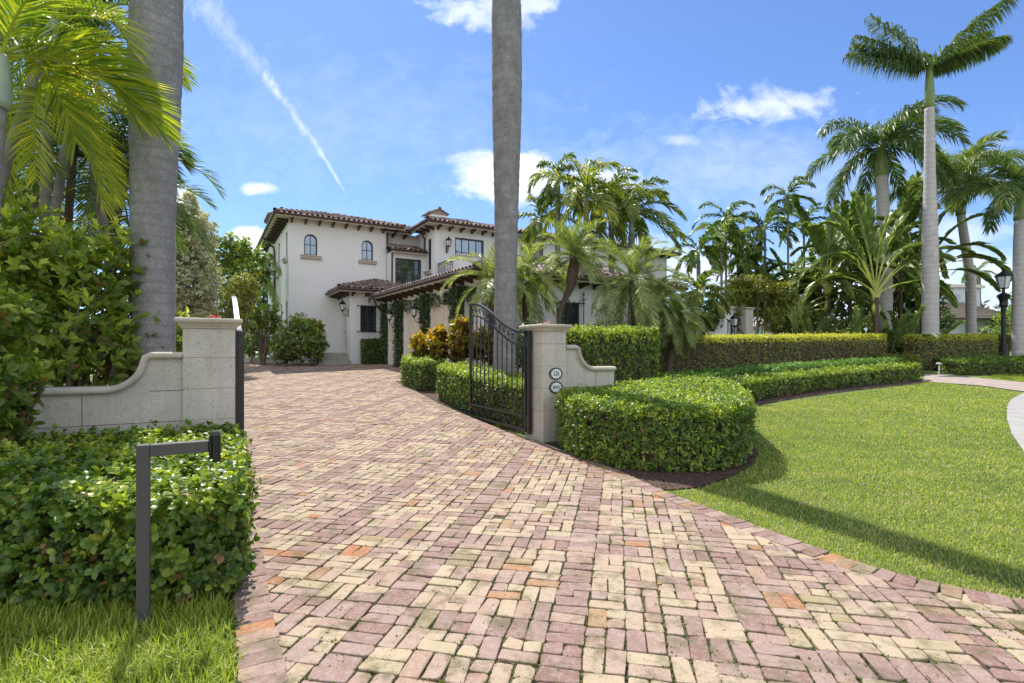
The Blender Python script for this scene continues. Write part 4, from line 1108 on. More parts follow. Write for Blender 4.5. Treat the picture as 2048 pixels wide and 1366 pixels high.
def roof(M4, a0, a1, b0, b1, z, slope=.30, faces='LF', name='roof', hipL=True, hipR=False, runmax=None, brk=(.62, .15, .5), bL=None, gut=True):
    """eave rectangle corner (a0,b0) front left; F slope rises towards +b, L slope rises towards +a; brackets hang under the soffit"""
    UPF = np.array([0, 1, slope]); UPL = np.array([1, 0, slope]); k = math.hypot(1, slope)
    run = runmax or (b1-b0)
    m = MB(M4)
    under = MB(M4)
    if 'F' in faces:
        W = a1-a0
        hi = lambda u: k*min(run, u if hipL else 99, (W-u) if hipR else 99)
        tile_slope(m, (a0, b0, z), (1, 0, 0), UPF, W, lambda u: 0, hi)
        x = min(run, W/2 if hipR else W) if hipL else 0
        pl = [(a0, b0, z-.02), (a1, b0, z-.02), (a1-(run if hipR else 0), b0+run, z-.02+slope*run), (a0+(run if hipL else 0), b0+run, z-.02+slope*run)]
        under.add(pl, [[(0, 1, 2, 3)]])
    if 'L' in faces:
        W = b1-b0; rl = bL or run
        tile_slope(m, (a0, b0, z), (0, 1, 0), UPL, W, lambda u: 0, lambda u: k*min(rl, u if hipL else 99))
        under.add([(a0, b0, z-.022), (a0+rl, b0+(rl if hipL else 0), z-.022+slope*rl), (a0+rl, b1, z-.022+slope*rl), (a0, b1, z-.022)], [[(0, 1, 2, 3)]])
        if hipL: caps(m, (a0-.02, b0-.02, z), (a0+run, b0+run, z+slope*run))
    if hipR: caps(m, (a1+.02, b0-.02, z), (a1-run, b0+run, z+slope*run))
    ro = m.build(name, M_tile, house); under.build('roof_deck', M_wood, ro)
    return ro
def eave(M4, a0, a1, b0, b1, z, oh, sides='FL', sp=.61, dz=.15, bw=.08, parent=None, skipF=None):
    """soffit, cream fascia, gutter and bracket tails round the eave rectangle; wall lies oh inside"""
    so_ = MB(M4); gu = MB(M4)
    if 'F' in sides:
        so_.box(a0+.03, a1, b0+.03, b0+oh+.02, z-.09, z-.055); so_.box(a0+.005, a1, b0+.005, b0+.03, z-.13, z-.02)
        gu.tube([(a0-.06, b0-.055, z-.03), (a1, b0-.055, z-.03)], .06, 8)
    if 'L' in sides:
        so_.box(a0+.03, a0+oh+.02, b0+(oh+.02 if 'F' in sides else 0), b1, z-.09, z-.055); so_.box(a0+.005, a0+.03, b0+.03, b1, z-.13, z-.02)
        gu.tube([(a0-.055, b0-.06, z-.03), (a0-.055, b1, z-.03)], .06, 8)
    s = so_.build('soffit', M_soff, parent); gu.build('gutter', M_gut, parent)
    prof = [(0, 0), (-oh*.82, 0), (-oh*.82, -dz*.45), (-oh*.7, -dz*.75), (-oh*.45, -dz*.8), (0, -dz*1.25)]
    if 'F' in sides:
        n = int((a1-a0-oh-.2)/sp)
        for i in range(n+1):
            x = a0+oh+.12+i*sp
            mm = MB(M4); mm.slab([(b0+oh+y, z-.093+q) for y, q in prof], 0, x-bw/2, x+bw/2); mm.build('bracket', M_wood, parent)
    if 'L' in sides:
        n = int((b1-b0-oh-.2)/sp)
        for i in range(n+1):
            y = b0+oh+.12+i*sp
            mm = MB(M4); mm.slab([(a0+oh+q_, z-.093+q) for q_, q in prof], 1, y-bw/2, y+bw/2); mm.build('bracket', M_wood, parent)
r1 = roof(I4, -.62, 5.3, -.62, 9.2, 6.80, .30, hipR=True, runmax=2.9); eave(I4, -.62, 5.3, -.62, 9.2, 6.80, .62, parent=r1)
r2 = roof(front(0), 4.3, 7.4, -.12, 3.8, 6.74, .30, 'F', hipL=False); eave(I4, 4.3, 5.9, -.12, 3, 6.72, .62, 'F', parent=r2)
r3 = roof(I4, 5.76, 22.9, -2.72, .0, 6.80, .30, hipL=True, runmax=4.2, bL=2.6); eave(I4, 5.76, 22.9, -2.72, -.1, 6.80, .62, parent=r3)
r4 = roof(I4, 4.55, 6.35, -1.12, .5, 5.58, .30, 'F', hipL=False); m = MB(); m.tube([(4.5, -1.17, 5.55), (6.34, -1.17, 5.55)], .055, 8); m.build('gutter', M_gut, r4)
m = MB(); m.box(4.57, 6.35, -1.1, -.7, 5.44, 5.50); m.build('soffit', M_soff, r4)
r5 = roof(I4, 1.72, 5.2, -2.60, .0, 3.34, .30, hipL=True, runmax=2.58); eave(I4, 1.72, 3.75, -2.60, -.0, 3.34, .56, parent=r5)
r6 = roof(GL, -.6, 8.7, -9.2, 1.0, 3.02, .30, hipL=True, hipR=True, runmax=4.6); eave(GL, -.6, 8.7, -9.2, .4, 3.02, .6, parent=r6, sp=.62)
# downpipes
def pipe(pts, r_=.045):
    m = MB(); m.tube(pts, r_, 8); m.build('downpipe', M_gut, house)
pipe([(-.62, 4.9, 6.7), (-.5, 4.9, 6.45), (-.12, 4.9, 6.2), (-.08, 4.9, 5.9), (-.08, 4.9, 0)], .055)
pipe([(4.62, -.83, 5.5), (4.62, -.83, 3.6)]); pipe([(4.62, -.07, 6.6), (4.62, -.07, 5.7)])
pipe([(6.2, -1.2, 6.72), (6.12, -1.0, 6.45), (6.3, -.85, 6.3), (6.3, -.83, 5.7)], .05)
pipe([tuple(GL@Vector((-.62, .15, 2.95))), tuple(GL@Vector((-.5, .15, 2.6))), tuple(GL@Vector((-.1, .3, 2.3))), tuple(GL@Vector((-.08, .3, -.1)))])
# chimneys
m = MB(); m.box(-.12, .9, 5.9, 7.9, -.8, 8.12); c1 = m.build('chimney', M_wall, house)
m = MB(); tile_slope(m, (-.3, 5.7, 8.16), (0, 1, 0), (1, 0, .5), 2.4, lambda u: 0, lambda u: .75); tile_slope(m, (1.06, 5.7, 8.16), (0, 1, 0), (-1, 0, .5), 2.4, lambda u: 0, lambda u: .75); m.slab([(-.28, 8.12), (1.04, 8.12), (.38, 8.48)], 1, 5.78, 8.02); caps(m, (.38, 5.7, 8.49), (.38, 8.1, 8.49)); m.build('chimney_cap', M_tile, c1)
m = MB()
for (x, y) in ((7.62, 1.5), (8.34, 1.5), (7.62, 2.4), (8.34, 2.4)): m.box(x, x+.16, y, y+.16, 6.6, 8.28)
m.box(7.62, 8.5, 1.5, 2.56, 6.4, 7.95); m.box(7.61, 8.51, 1.49, 2.57, 8.16, 8.30)
c2 = m.build('chimney', M_wall, house)
m = MB(); m.box(7.68, 8.44, 1.56, 2.5, 7.96, 8.15); m.build('vent', M_wood, c2)
m = MB(); tile_slope(m, (7.46, 1.36, 8.32), (0, 1, 0), (1, 0, .45), 1.34, lambda u: 0, lambda u: .6, .2, .33, .075); tile_slope(m, (8.66, 1.36, 8.32), (0, 1, 0), (-1, 0, .45), 1.34, lambda u: 0, lambda u: .6, .2, .33, .075)
m.slab([(7.52, 8.3), (8.6, 8.3), (8.06, 8.56)], 1, 1.44, 2.62); caps(m, (8.06, 1.34, 8.55), (8.06, 2.7, 8.55), .09, .34); m.lathe([(.04, 0), (.05, .07), (.02, .12), (.001, .17)], 8, (8.06, 1.4, 8.62)); m.build('chimney_cap', M_tile, c2)
# balcony
m = MB(); m.box(6.45, 10.6, -4.0, -2.1, 3.55, 3.98); m.box(6.9, 7.85, -3.71, -2.87, 3.9, 5.06); bal = m.build('balcony', M_wall, house)
m = MB(); m.bbox(6.84, 7.91, -3.77, -2.81, 5.06, 5.15, .03); m.build('coping', M_sill, bal)
m = MB()
def rail(p, q):
    p = np.array(p, float); q = np.array(q, float); L = np.linalg.norm(q-p); n = max(2, int(L/.11))
    m.bar((*p, 4.86), (*q, 4.86), .04); m.bar((*p, 4.06), (*q, 4.06), .03); m.bar((*p, 4.74), (*q, 4.74), .02)
    for i in range(n+1):
        c_ = p+(q-p)*i/n; m.tube([(*c_, 4.05), (*c_, 4.86)], .01, 4)
        if i < n: d_ = (q-p)/n; m.tube([(*(c_+d_*(.5+.4*math.cos(x))), 4.80+.045*math.sin(x)) for x in np.linspace(0, 2*PI, 7)], .005, 3)
rail((6.52, -2.12), (6.52, -3.0)); rail((6.52, -3.0), (6.9, -3.0)); rail((7.85, -3.5), (10.5, -3.5)); m.build('railing', M_iron, bal)
# steps
m = MB()
for i, (b0_, z0_, z1_) in enumerate(((-2.25, -.1, .18), (-1.9, .184, .345), (-1.55, .349, .51))): m.bbox(.9+.1*i, 2.296, b0_, -.02, z0_, z1_, .012)
m.build('steps', stone_mat('coral_step', (.5, .46, .40), .85, .3), house)

# ---- wall lanterns
M_lampglass = plain('seeded_glass', (.62, .65, .68), .15, var=.1)
def lantern(label, p, rz, s=1.0, bracket=True, grp='wall lanterns on the house'):
    r = empty('wall_lantern', p, rz, label=label, cat='lantern', group=grp)
    m = MB(); k = s
    m.lathe([(.15*k, .255*k), (.165*k, .27*k), (.17*k, .29*k), (.11*k, .37*k), (.05*k, .40*k), (.045*k, .45*k), (.0, .50*k)], 6, (0, -.28*k, 0)); 
    m.lathe([(.0, -.12*k), (.03*k, -.08*k), (.06*k, -.03*k), (.105*k, 0)], 6, (0, -.28*k, 0))
    for i in range(6):
        a = i/6*2*PI; m.tube([(math.cos(a)*.103*k, -.28*k+math.sin(a)*.103*k, 0), (math.cos(a)*.156*k, -.28*k+math.sin(a)*.156*k, .26*k)], .009*k, 4)
    m.build('cage', M_iron, r)
    m = MB(); m.lathe([(.095*k, .012), (.14*k, .255*k)], 6, (0, -.28*k, 0)); m.build('glass', M_lampglass, r)
    m = MB(); m.box(-.04*k, .04*k, -.02, 0, -.34*k, .05*k); m.tube([(0, 0, -.22*k), (0, -.12*k, -.28*k), (0, -.24*k, -.24*k), (0, -.28*k, -.11*k)], .014*k, 5)
    m.tube([(0, 0, -.05*k), (0, -.1*k, -.1*k), (0, -.16*k, -.2*k), (0, -.08*k, -.26*k)], .01*k, 5); m.build('bracket', M_iron, r)
lantern('black iron lantern on the upper wall left of the balcony window', hw(6.97, -2.1, 5.75), HR, .95)
lantern('black wall lantern by the side door above the steps', hw(2.3, -1.75, 2.45), HR-PI/2, .95)
lantern('small dark lamp above the barred window', hw(3.15, -2.04, 2.95), HR, .5)
lantern('lantern on the second ivy pilaster from the porch', gw(-.28, -1.6, 1.9), R(32.8)-PI/2, .85)
lantern('lantern on the third ivy pilaster, above the orange shrubs', gw(-.28, -4.3, 1.9), R(32.8)-PI/2, .9)

# ---- ivy on the garage pilasters
M_ivy = LM('ivy_leaf', (.015, .04, .012), (.035, .08, .022), (.08, .14, .05), (.2, .24, .12), .2)
def ivy(label, y, wdt, z0, n, link, dep=.2, thin=0):
    r = empty('climbing_vine', gw(0, y, -.4), R(32.8), label=label, cat='vine', group='vines climbing the garage pilasters')
    zb_ = z0+.4
    # pilaster skin, three faces
    f = rng.random(n); z = rng.uniform(zb_, 3.1, n); 
    s = rng.uniform(-wdt/2-dep, wdt/2+dep, n); X = np.where(np.abs(s) < wdt/2, -dep, -dep+(np.abs(s)-wdt/2)); Yv = np.clip(s, -wdt/2, wdt/2)
    P = np.column_stack([X, Yv, z]); D = np.column_stack([np.where(np.abs(s) < wdt/2, -1., -.3), np.where(np.abs(s) < wdt/2, 0, np.sign(s)), np.full(n, .2)])
    P += nrm(D)*(wobble(P, 3, y)*.07+rng.normal(0, .04, n)+.03)[:, None]
    # swags over the arches either side
    nl = int(n*.4*link); t_ = rng.uniform(-1.2, 1.2, nl); zt = 2.75-.55*np.abs(np.abs(t_)/1.2-0)**1*(.3)+.0; zl = zt+.4-rng.random(nl)**1.3*.5*(1.3-np.abs(t_)/2)
    P2 = np.column_stack([np.full(nl, -.06)+rng.normal(0, .05, nl), t_, zl]); P = np.concatenate([P, P2]); D = np.concatenate([D, np.tile([-1., 0, .3], (nl, 1))])
    V, pl, tt = whorls(P, D, 5, .075, L_DIA, tint=np.clip(rng.normal(.45, .22, len(P)), 0, 1))
    rawmesh('foliage', V, pl, M_ivy, r, tt)
    m = MB(); m.box(-dep+.05, -.004, -wdt/2+.05, wdt/2-.05, -.45, 3.1); m.build('stems', M_core, r)
ivy('dark ivy column nearest the barred porch window', .25, .34, -.3, 700, .2)
ivy('ivy covered pilaster, second from the porch, with a lantern', -1.6, .42, -.3, 900, 1)
ivy('ivy covered pilaster, third from the porch, behind the orange shrubs', -4.3, .42, -.3, 900, 1)
ivy('broad ivy mass on the front corner pilaster of the garage', -7.0, .6, -.3, 1300, 1.3)

# ---- neighbour's houses, right background
M_nwall = stucco('pale_blue_white_stucco', (.66, .69, .74)); M_nroof = plain('flat_tan_tile', (.33, .27, .21), .85, var=.35, scale=6)
Yn = 44; zg = g(Yn)
nb = empty('house', (xat(1945, Yn), Yn, zg), R(12), label='pale neighbouring house with tan tile roof behind the palms at far right', cat='house')
sc = Yn/F
m = MB(); m.box(-3.2, 3.0, 2, 8, 2, 6.0); m.box(-.2, 2.7, 1.4, 3, 3.3, 5.9); m.box(-4.2, 2.6, -1.2, 6, 0, 3.1); m.build('wall', M_nwall, nb)
m = MB(); m.add([(-5.4, -2.0, 3.0), (3.4, -2.0, 3.0), (3.4, 5.5, 3.0), (-5.4, 5.5, 3.0), (-2.6, 1.6, 4.7), (.6, 1.6, 4.7)], [[(0, 1, 5, 4), (2, 3, 4, 5)], [(1, 2, 5), (3, 0, 4)]])
for i in range(12):
    f = i/12; m.box(-5.4+2.8*f-.02, 3.4-2.8*f+.02, -2.0+3.6*f-.06, -2.0+3.6*f+.03, 3.0+1.7*f, 3.0+1.7*f+.05)
m.build('roof', M_nroof, nb)
m = MB(); m.box(-3.5, 3.2, 1.6, 8.4, 6.0, 6.25); m.box(-.4, 2.9, 1.1, 3, 5.9, 6.12); m.build('parapet', M_trim, nb)
m = MB(); m.tube([(-5.4, -2.05, 2.95), (3.4, -2.05, 2.95)], .08, 6); m.tube([(.4, -1.27, 3.0), (.4, -1.27, 0)], .08, 6); m.build('gutter', M_gut, nb)
for (x0, x1, z0, z1, y) in ((-2.6, -.9, 4.3, 5.3, 1.98), (.1, .5, 3.6, 5.3, 1.38), (1.7, 2.3, 3.6, 5.3, 1.38)):
    m = MB(); m.box(x0-.08, x1+.08, y-.03, y, z0-.08, z1+.08); f = m.build('window', M_trim, nb); m = MB(); m.box(x0, x1, y-.05, y-.03, z0, z1); m.build('pane', M_glass, f)
for x in (1.1, 2.0):
    m = MB(); m.slab([(x-.25, 1.0)]+arcpts(x-.25, x+.25, 1.7, .3)+[(x+.25, 1.0)], 1, -1.26, -1.2); m.build('niche', M_trim, nb)
Yn = 40
nb = empty('house', (xat(1610, Yn), Yn, g(Yn)), R(-8), label='low tan roofed building glimpsed behind the garden arch vine', cat='house')
m = MB(); m.box(-3, 3.2, 0, 6, 0, 2.4); m.build('wall', M_nwall, nb)
m = MB(); m.add([(-3.6, -.6, 2.3), (3.8, -.6, 2.3), (3.8, 6, 2.3), (-3.6, 6, 2.3), (-1.4, 2.5, 3.7), (1.4, 2.5, 3.7)], [[(0, 1, 5, 4), (2, 3, 4, 5)], [(1, 2, 5), (3, 0, 4)]])
for i in range(10):
    f = i/10; m.box(-3.6+2.2*f, 3.8-2.4*f, -.66+3.1*f, -.57+3.1*f, 2.3+1.4*f, 2.35+1.4*f)
m.build('roof', M_nroof, nb)
# ================================================================== plants
def trunkmat(name, rgb, dark=.5, ring=60, blotch=.5, rings=.35):
    m, t, p = newmat(name); co = objco(t)
    sp_ = t.n('ShaderNodeSeparateXYZ'); t.put(sp_.inputs[0], co)
    zc = t.m('ADD', t.m('MULTIPLY', sp_.outputs[2], ring), t.m('MULTIPLY', t.noise(1.4, 3, .5, co), 9))
    rg = t.m('MULTIPLY', t.m('ADD', t.m('SINE', zc), 1.), .5)
    rg = t.m('POWER', rg, 6)
    b = t.noise(5, 7, .78, t.map(co, (1, 1, .55))); b2 = t.noise(60, 6, .85, t.map(co, (1, 1, .45)))
    c = t.mix(t.ramp(b, [(.36, 0.), (.66, 1.)]), tuple(x*dark for x in rgb), rgb)
    c = t.mix(t.m('MULTIPLY', t.ramp(b2, [(.42, 1.), (.58, 0.)]), blotch), c, tuple(x*.42 for x in rgb))
    c = t.mix(t.m('MULTIPLY', t.ramp(t.noise(13, 5, .7, co), [(.6, 0.), (.72, 1.)]), .5), c, tuple(min(1, x*1.5) for x in rgb))
    c = t.mix(t.m('MULTIPLY', rg, rings), c, tuple(x*.5 for x in rgb))
    t.put(p.inputs['Base Color'], c); p.inputs['Roughness'].default_value = .85
    t.put(p.inputs['Normal'], t.bump(t.m('ADD', t.m('MULTIPLY', rg, -.7), b2), .5, .012)); return m
M_royal = trunkmat('royal_palm_bark', (.43, .41, .40), .52, 42, .7, .55)
M_royalD = trunkmat('weathered_royal_bark', (.42, .40, .385), .4, 38, .8, .4)
M_royalP = trunkmat('pale_royal_bark', (.60, .56, .52), .75, 30, .3, .35)
M_thin = trunkmat('slender_palm_bark', (.34, .31, .27), .6, 22, .4, .6)
M_date = trunkmat('boot_scarred_bark', (.17, .115, .08), .4, 60, .7, .5)
M_shaft = plain('green_crownshaft', (.20, .27, .07), .35, var=.25, scale=3)
M_shaftg = plain('grey_green_crownshaft', (.30, .36, .25), .4, var=.2, scale=3)
M_shafty = plain('yellow_crownshaft', (.42, .36, .10), .4, var=.2, scale=3)
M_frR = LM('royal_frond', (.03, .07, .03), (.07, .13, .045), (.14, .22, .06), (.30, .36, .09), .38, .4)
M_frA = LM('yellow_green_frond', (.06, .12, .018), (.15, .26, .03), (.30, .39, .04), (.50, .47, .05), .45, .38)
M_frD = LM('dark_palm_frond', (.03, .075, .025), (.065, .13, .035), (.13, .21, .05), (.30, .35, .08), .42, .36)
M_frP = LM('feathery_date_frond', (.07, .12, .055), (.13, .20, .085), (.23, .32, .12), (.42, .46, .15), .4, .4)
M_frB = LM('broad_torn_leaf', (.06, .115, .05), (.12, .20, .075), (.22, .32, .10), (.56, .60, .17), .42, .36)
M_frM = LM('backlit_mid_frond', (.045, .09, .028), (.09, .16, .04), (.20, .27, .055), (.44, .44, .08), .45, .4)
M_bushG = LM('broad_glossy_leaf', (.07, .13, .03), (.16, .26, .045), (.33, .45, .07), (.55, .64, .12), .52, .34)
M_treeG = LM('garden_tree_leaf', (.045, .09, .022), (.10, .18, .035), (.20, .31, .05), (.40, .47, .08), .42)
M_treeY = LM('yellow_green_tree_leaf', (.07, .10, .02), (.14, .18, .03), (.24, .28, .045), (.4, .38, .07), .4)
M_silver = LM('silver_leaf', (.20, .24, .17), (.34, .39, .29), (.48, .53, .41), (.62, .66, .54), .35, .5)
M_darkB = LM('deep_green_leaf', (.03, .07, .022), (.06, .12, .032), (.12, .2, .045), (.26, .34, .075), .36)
M_crot = leafmat('croton_leaf', [(0, (.05, .035, .02)), (.22, (.10, .12, .02)), (.34, (.20, .07, .04)), (.5, (.16, .26, .03)), (.64, (.30, .30, .04)), (.70, (.55, .22, .03)), (.78, (.66, .36, .03)), (1, (.70, .58, .05))], .35, .35, (1.2, 1.1, .5))
M_vine = LM('arch_vine_leaf', (.10, .09, .03), (.13, .15, .03), (.24, .28, .04), (.42, .42, .08), .4)

def P3(px, py, Y): v = at(px, py, Y); return (v.x, v.y, v.z)
def gb(px, Y): return (xat(px, Y), Y, g(Y))
WIND = (.35, -.05)
ROY = dict(bend=1.25, nl=105, ll=.98, lw=.05, pet=.08, hang=.7, plum=.6, fwd=(45, 60), wind=(.35, 0), rr=.03, tb=.42, tv=.18)
# ---- the three big foreground royals
def royal(label, base, crown, trad, mat, shaft, nf, L, elev=(80, -20), mids=None, kw=None, group='royal palms', **k2):
    d = dict(ROY); d.update(kw or {})
    return palm('royal_palm', label, base, crown, trad, d, nf, elev, L, M_frR, mat, shaft, M_shaft, mids, group, **k2)
royal('massive grey royal palm trunk bulging upward just behind the left wall', (xat(308, 7.2), 7.2, 0), P3(322, -1250, 7.2), [.265, .27, .262, .265, .28, .305, .32, .315, .30, .30, .28, .26, .25, .23, .22, .2], M_royal, (1.6, .2), 10, 3.6,
      mids=[P3(306, 450, 7.2), P3(313, 100, 7.2), P3(316, -200, 7.2), P3(318, -700, 7.2)])
royal('tall weathered royal palm trunk rising through the picture behind the right gate leaf', (xat(1008, 11), 11, g(11)), P3(1010, -800, 11), [.25, .235, .24, .265, .29, .315, .325, .32, .29, .25, .22, .21, .2], M_royalD, (1.8, .2), 12, 3.8,
      mids=[P3(1013, 400, 11), P3(1014, 150, 11), P3(1011, -200, 11)])
royal('tallest royal palm at right with wind blown crown touching the top edge', gb(1861, 21), P3(1859, 216, 21), [.31, .285, .28, .29, .28, .26, .215, .19, .175, .165], M_royalP, (1.75, .165), 10, 3.1, (46, 24),
      kw=dict(bend=.3, wind=(.2, 0), hang=2.2, nl=130, ll=1.0, plum=.4, pet=.03), azs=[R(70), R(-60), R(10), R(165), R(3), R(176), R(-12), R(190), R(8), R(172), R(-3), R(184)])
# small details: crown of RP2..4
royal('royal palm with broad drooping crown left of the tallest palm', gb(1768, 25), P3(1764, 352, 25), [.33, .32, .32, .3, .27, .25], M_royalP, (1.5, .24), 20, 3.6, (78, -25), mids=[P3(1770, 560, 25)], kw=dict(bend=1.5, hang=.8))
royal('pale royal palm trunk behind the lamp post with a yellow green crown', gb(1943, 26), P3(1922, 430, 26), [.24, .21, .21, .2, .18], M_royalP, (1.3, .2), 15, 3.1, (82, 8), kw=dict(tb=.6, wind=(.4, 0)), mids=[P3(1941, 560, 26)])
royal('royal palm trunk at the right edge with a peach flower sheath', gb(2035, 22), P3(2040, 440, 22), [.25, .22, .215, .21, .19], M_royalP, (1.3, .2), 13, 3.0, (80, 5), kw=dict(tb=.5))
# ---- slender palms at left (clumping palms)
ARE = dict(bend=1.9, nl=58, ll=.5, lw=.021, pet=.12, hang=.28, plum=.08, fwd=(38, 62), V0=28, wind=(.25, 0), rr=.02, tb=.5, tv=.2)
def areca(label, base, crown, r0, nf, L, mat=M_frA, elev=(78, -20), kw=None, shaft=None, mids=None, group='slender palms at left', tm=None, azs=None, sm=None, **k2):
    d = dict(ARE); d.update(kw or {})
    return palm('slender_palm', label, base, crown, [r0*1.15, r0, r0*.92], d, nf, elev, L, mat, tm or M_thin, shaft, sm or M_shaftg, mids, group, azs=azs, **k2)
areca('nearest left palm with pale crownshaft and long yellow green arching frond', (-5.1, 4.9, 0), P3(-4, 215, 4.9), .068, 7, 1.55, shaft=(.5, .085), azs=[R(-12), R(75), R(150), R(110), R(200), R(60), R(170), R(240), R(130), R(95), R(215)], elev=(66, 20), kw=dict(ll=.6, lw=.026, nl=70, bend=2.1))
areca('left palm with grey ringed trunk leaning right across the clump', (-7.2, 6.5, 0), P3(92, 92, 6.5), .062, 10, 1.6, mids=[P3(10, 330, 6.5)], shaft=(.35, .075))
areca('left palm with fine dark fronds hanging behind the bright arching frond', (-6.6, 8.0, 0), P3(160, 130, 8), .06, 11, 1.5, M_frD, shaft=(.35, .07), mids=[P3(110, 420, 8)])
areca('left palm whose bright fan of fronds hangs down over the big green shrub', (-6.3, 6.9, 0), P3(96, 170, 6.9), .055, 9, 1.75, M_frA, (30, -45), kw=dict(bend=2.1, tb=.6), azs=[R(-25), R(-5), R(15), R(200), R(100), R(-60), R(160), R(60), R(0)])
areca('palm crown behind the big trunk with fronds showing on its sky side', (-6.5, 9.6, .2), P3(272, 280, 9.6), .06, 12, 1.0, M_frD, mids=[P3(230, 450, 9.6)])
areca('palm high at the upper left edge with crown above the frame', (-8.2, 7.4, 0), P3(10, -60, 7.4), .07, 8, 2.1, M_frD, (60, -40))
areca("top left palm crown between the arching frond and the massive trunk", (-6.2, 8.6, 0), P3(130, -40, 8.6), .07, 11, 1.9, M_frD, (50, -45))
areca('dark slender palm at far left over the shrub top', (-9.4, 8.8, 0), P3(28, 330, 8.8), .06, 13, 2.1, M_frD)
areca('brown trunked palm standing behind the big green shrub', (-7.6, 8.6, 0), P3(150, 255, 8.6), .06, 10, 2.0, M_frD, tm=M_date)
areca('second brown trunked palm close to the massive trunk', (-7.2, 9.4, 0), P3(222, 330, 9.4), .06, 12, 2.0, M_frD, tm=M_date)
areca('pale thin palm trunk in the left clump with crown behind the fronds', (-9.9, 9.4, 0), P3(100, 300, 9.4), .05, 12, 2.0, M_frD)
areca('back row slender palm at the left clump, lowest crown', (-9.6, 10.2, 0), P3(245, 400, 10.2), .05, 11, 1.8, M_frD)
areca('back row slender palm at the left clump, leftmost crown', (-11.6, 10.6, 0), P3(60, 420, 10.6), .05, 11, 2.0, M_frD)
# ---- left shrubbery
def SH(name, label, Y, blobs, mat, **kw):
    """blobs given as (px, row, depth, halfwidth px, halfheight px, half depth m)"""
    px0 = sum(b[0] for b in blobs)/len(blobs); loc = (xat(px0, Y), Y, g(Y)); B = []
    for px, py, dY, hx, hz, hy in blobs:
        v = at(px, py, Y+dY); s_ = (Y+dY)/F
        B.append((v.x-loc[0], v.y-loc[1], v.z-loc[2], hx*s_, hy, hz*s_))
    return shrub(name, label, loc, B, mat, **kw)
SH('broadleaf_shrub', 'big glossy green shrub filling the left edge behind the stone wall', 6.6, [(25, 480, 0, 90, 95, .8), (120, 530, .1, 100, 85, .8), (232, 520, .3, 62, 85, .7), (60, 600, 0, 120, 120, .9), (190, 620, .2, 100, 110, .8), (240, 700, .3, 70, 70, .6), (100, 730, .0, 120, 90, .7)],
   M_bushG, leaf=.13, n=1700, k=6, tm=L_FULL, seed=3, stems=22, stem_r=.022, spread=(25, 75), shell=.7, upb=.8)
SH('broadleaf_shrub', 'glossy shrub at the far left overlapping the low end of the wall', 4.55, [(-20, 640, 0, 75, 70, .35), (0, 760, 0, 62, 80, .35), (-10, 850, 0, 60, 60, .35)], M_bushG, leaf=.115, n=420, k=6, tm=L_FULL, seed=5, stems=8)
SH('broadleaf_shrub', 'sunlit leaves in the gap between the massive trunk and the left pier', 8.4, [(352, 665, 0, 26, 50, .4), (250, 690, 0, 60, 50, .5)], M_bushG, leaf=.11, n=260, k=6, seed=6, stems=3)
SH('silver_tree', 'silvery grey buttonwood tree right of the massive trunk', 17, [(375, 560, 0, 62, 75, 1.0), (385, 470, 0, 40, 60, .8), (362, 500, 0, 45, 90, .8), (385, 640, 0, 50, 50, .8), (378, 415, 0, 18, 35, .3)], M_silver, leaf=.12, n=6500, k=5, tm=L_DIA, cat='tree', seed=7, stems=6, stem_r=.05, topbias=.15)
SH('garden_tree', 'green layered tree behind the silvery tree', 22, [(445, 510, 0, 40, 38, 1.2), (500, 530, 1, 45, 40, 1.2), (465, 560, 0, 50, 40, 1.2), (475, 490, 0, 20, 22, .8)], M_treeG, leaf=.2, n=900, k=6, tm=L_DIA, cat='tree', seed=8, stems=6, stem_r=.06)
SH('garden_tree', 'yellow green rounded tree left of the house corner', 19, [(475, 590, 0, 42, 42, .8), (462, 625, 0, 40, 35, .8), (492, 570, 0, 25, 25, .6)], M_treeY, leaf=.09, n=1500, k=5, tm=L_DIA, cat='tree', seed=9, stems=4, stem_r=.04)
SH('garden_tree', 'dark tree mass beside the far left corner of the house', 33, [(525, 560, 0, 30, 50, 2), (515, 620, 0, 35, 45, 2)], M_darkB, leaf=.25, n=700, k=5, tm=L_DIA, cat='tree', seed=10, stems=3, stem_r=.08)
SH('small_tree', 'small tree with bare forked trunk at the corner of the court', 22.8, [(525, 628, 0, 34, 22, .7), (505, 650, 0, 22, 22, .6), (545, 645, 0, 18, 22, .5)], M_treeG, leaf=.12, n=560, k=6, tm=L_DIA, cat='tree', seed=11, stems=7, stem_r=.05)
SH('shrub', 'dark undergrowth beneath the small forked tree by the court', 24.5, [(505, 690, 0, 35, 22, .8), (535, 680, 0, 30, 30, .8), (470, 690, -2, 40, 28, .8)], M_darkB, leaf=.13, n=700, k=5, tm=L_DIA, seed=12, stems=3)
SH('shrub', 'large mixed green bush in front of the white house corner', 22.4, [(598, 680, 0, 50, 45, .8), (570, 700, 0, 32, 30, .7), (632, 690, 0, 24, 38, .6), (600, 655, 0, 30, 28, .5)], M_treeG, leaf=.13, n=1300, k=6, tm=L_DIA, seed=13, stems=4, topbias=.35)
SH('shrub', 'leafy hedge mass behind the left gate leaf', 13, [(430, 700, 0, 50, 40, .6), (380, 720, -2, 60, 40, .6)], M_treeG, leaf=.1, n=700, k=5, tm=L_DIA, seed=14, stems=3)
palm('small_palm', 'pale feathery palm top beside the house left wall', gb(505, 27), P3(505, 545, 27), [.12, .1], dict(bend=1.6, nl=30, ll=.6, lw=.06, pet=.15, hang=.5, rr=.03), 14, (75, -20), 2.3, M_frP, M_thin)
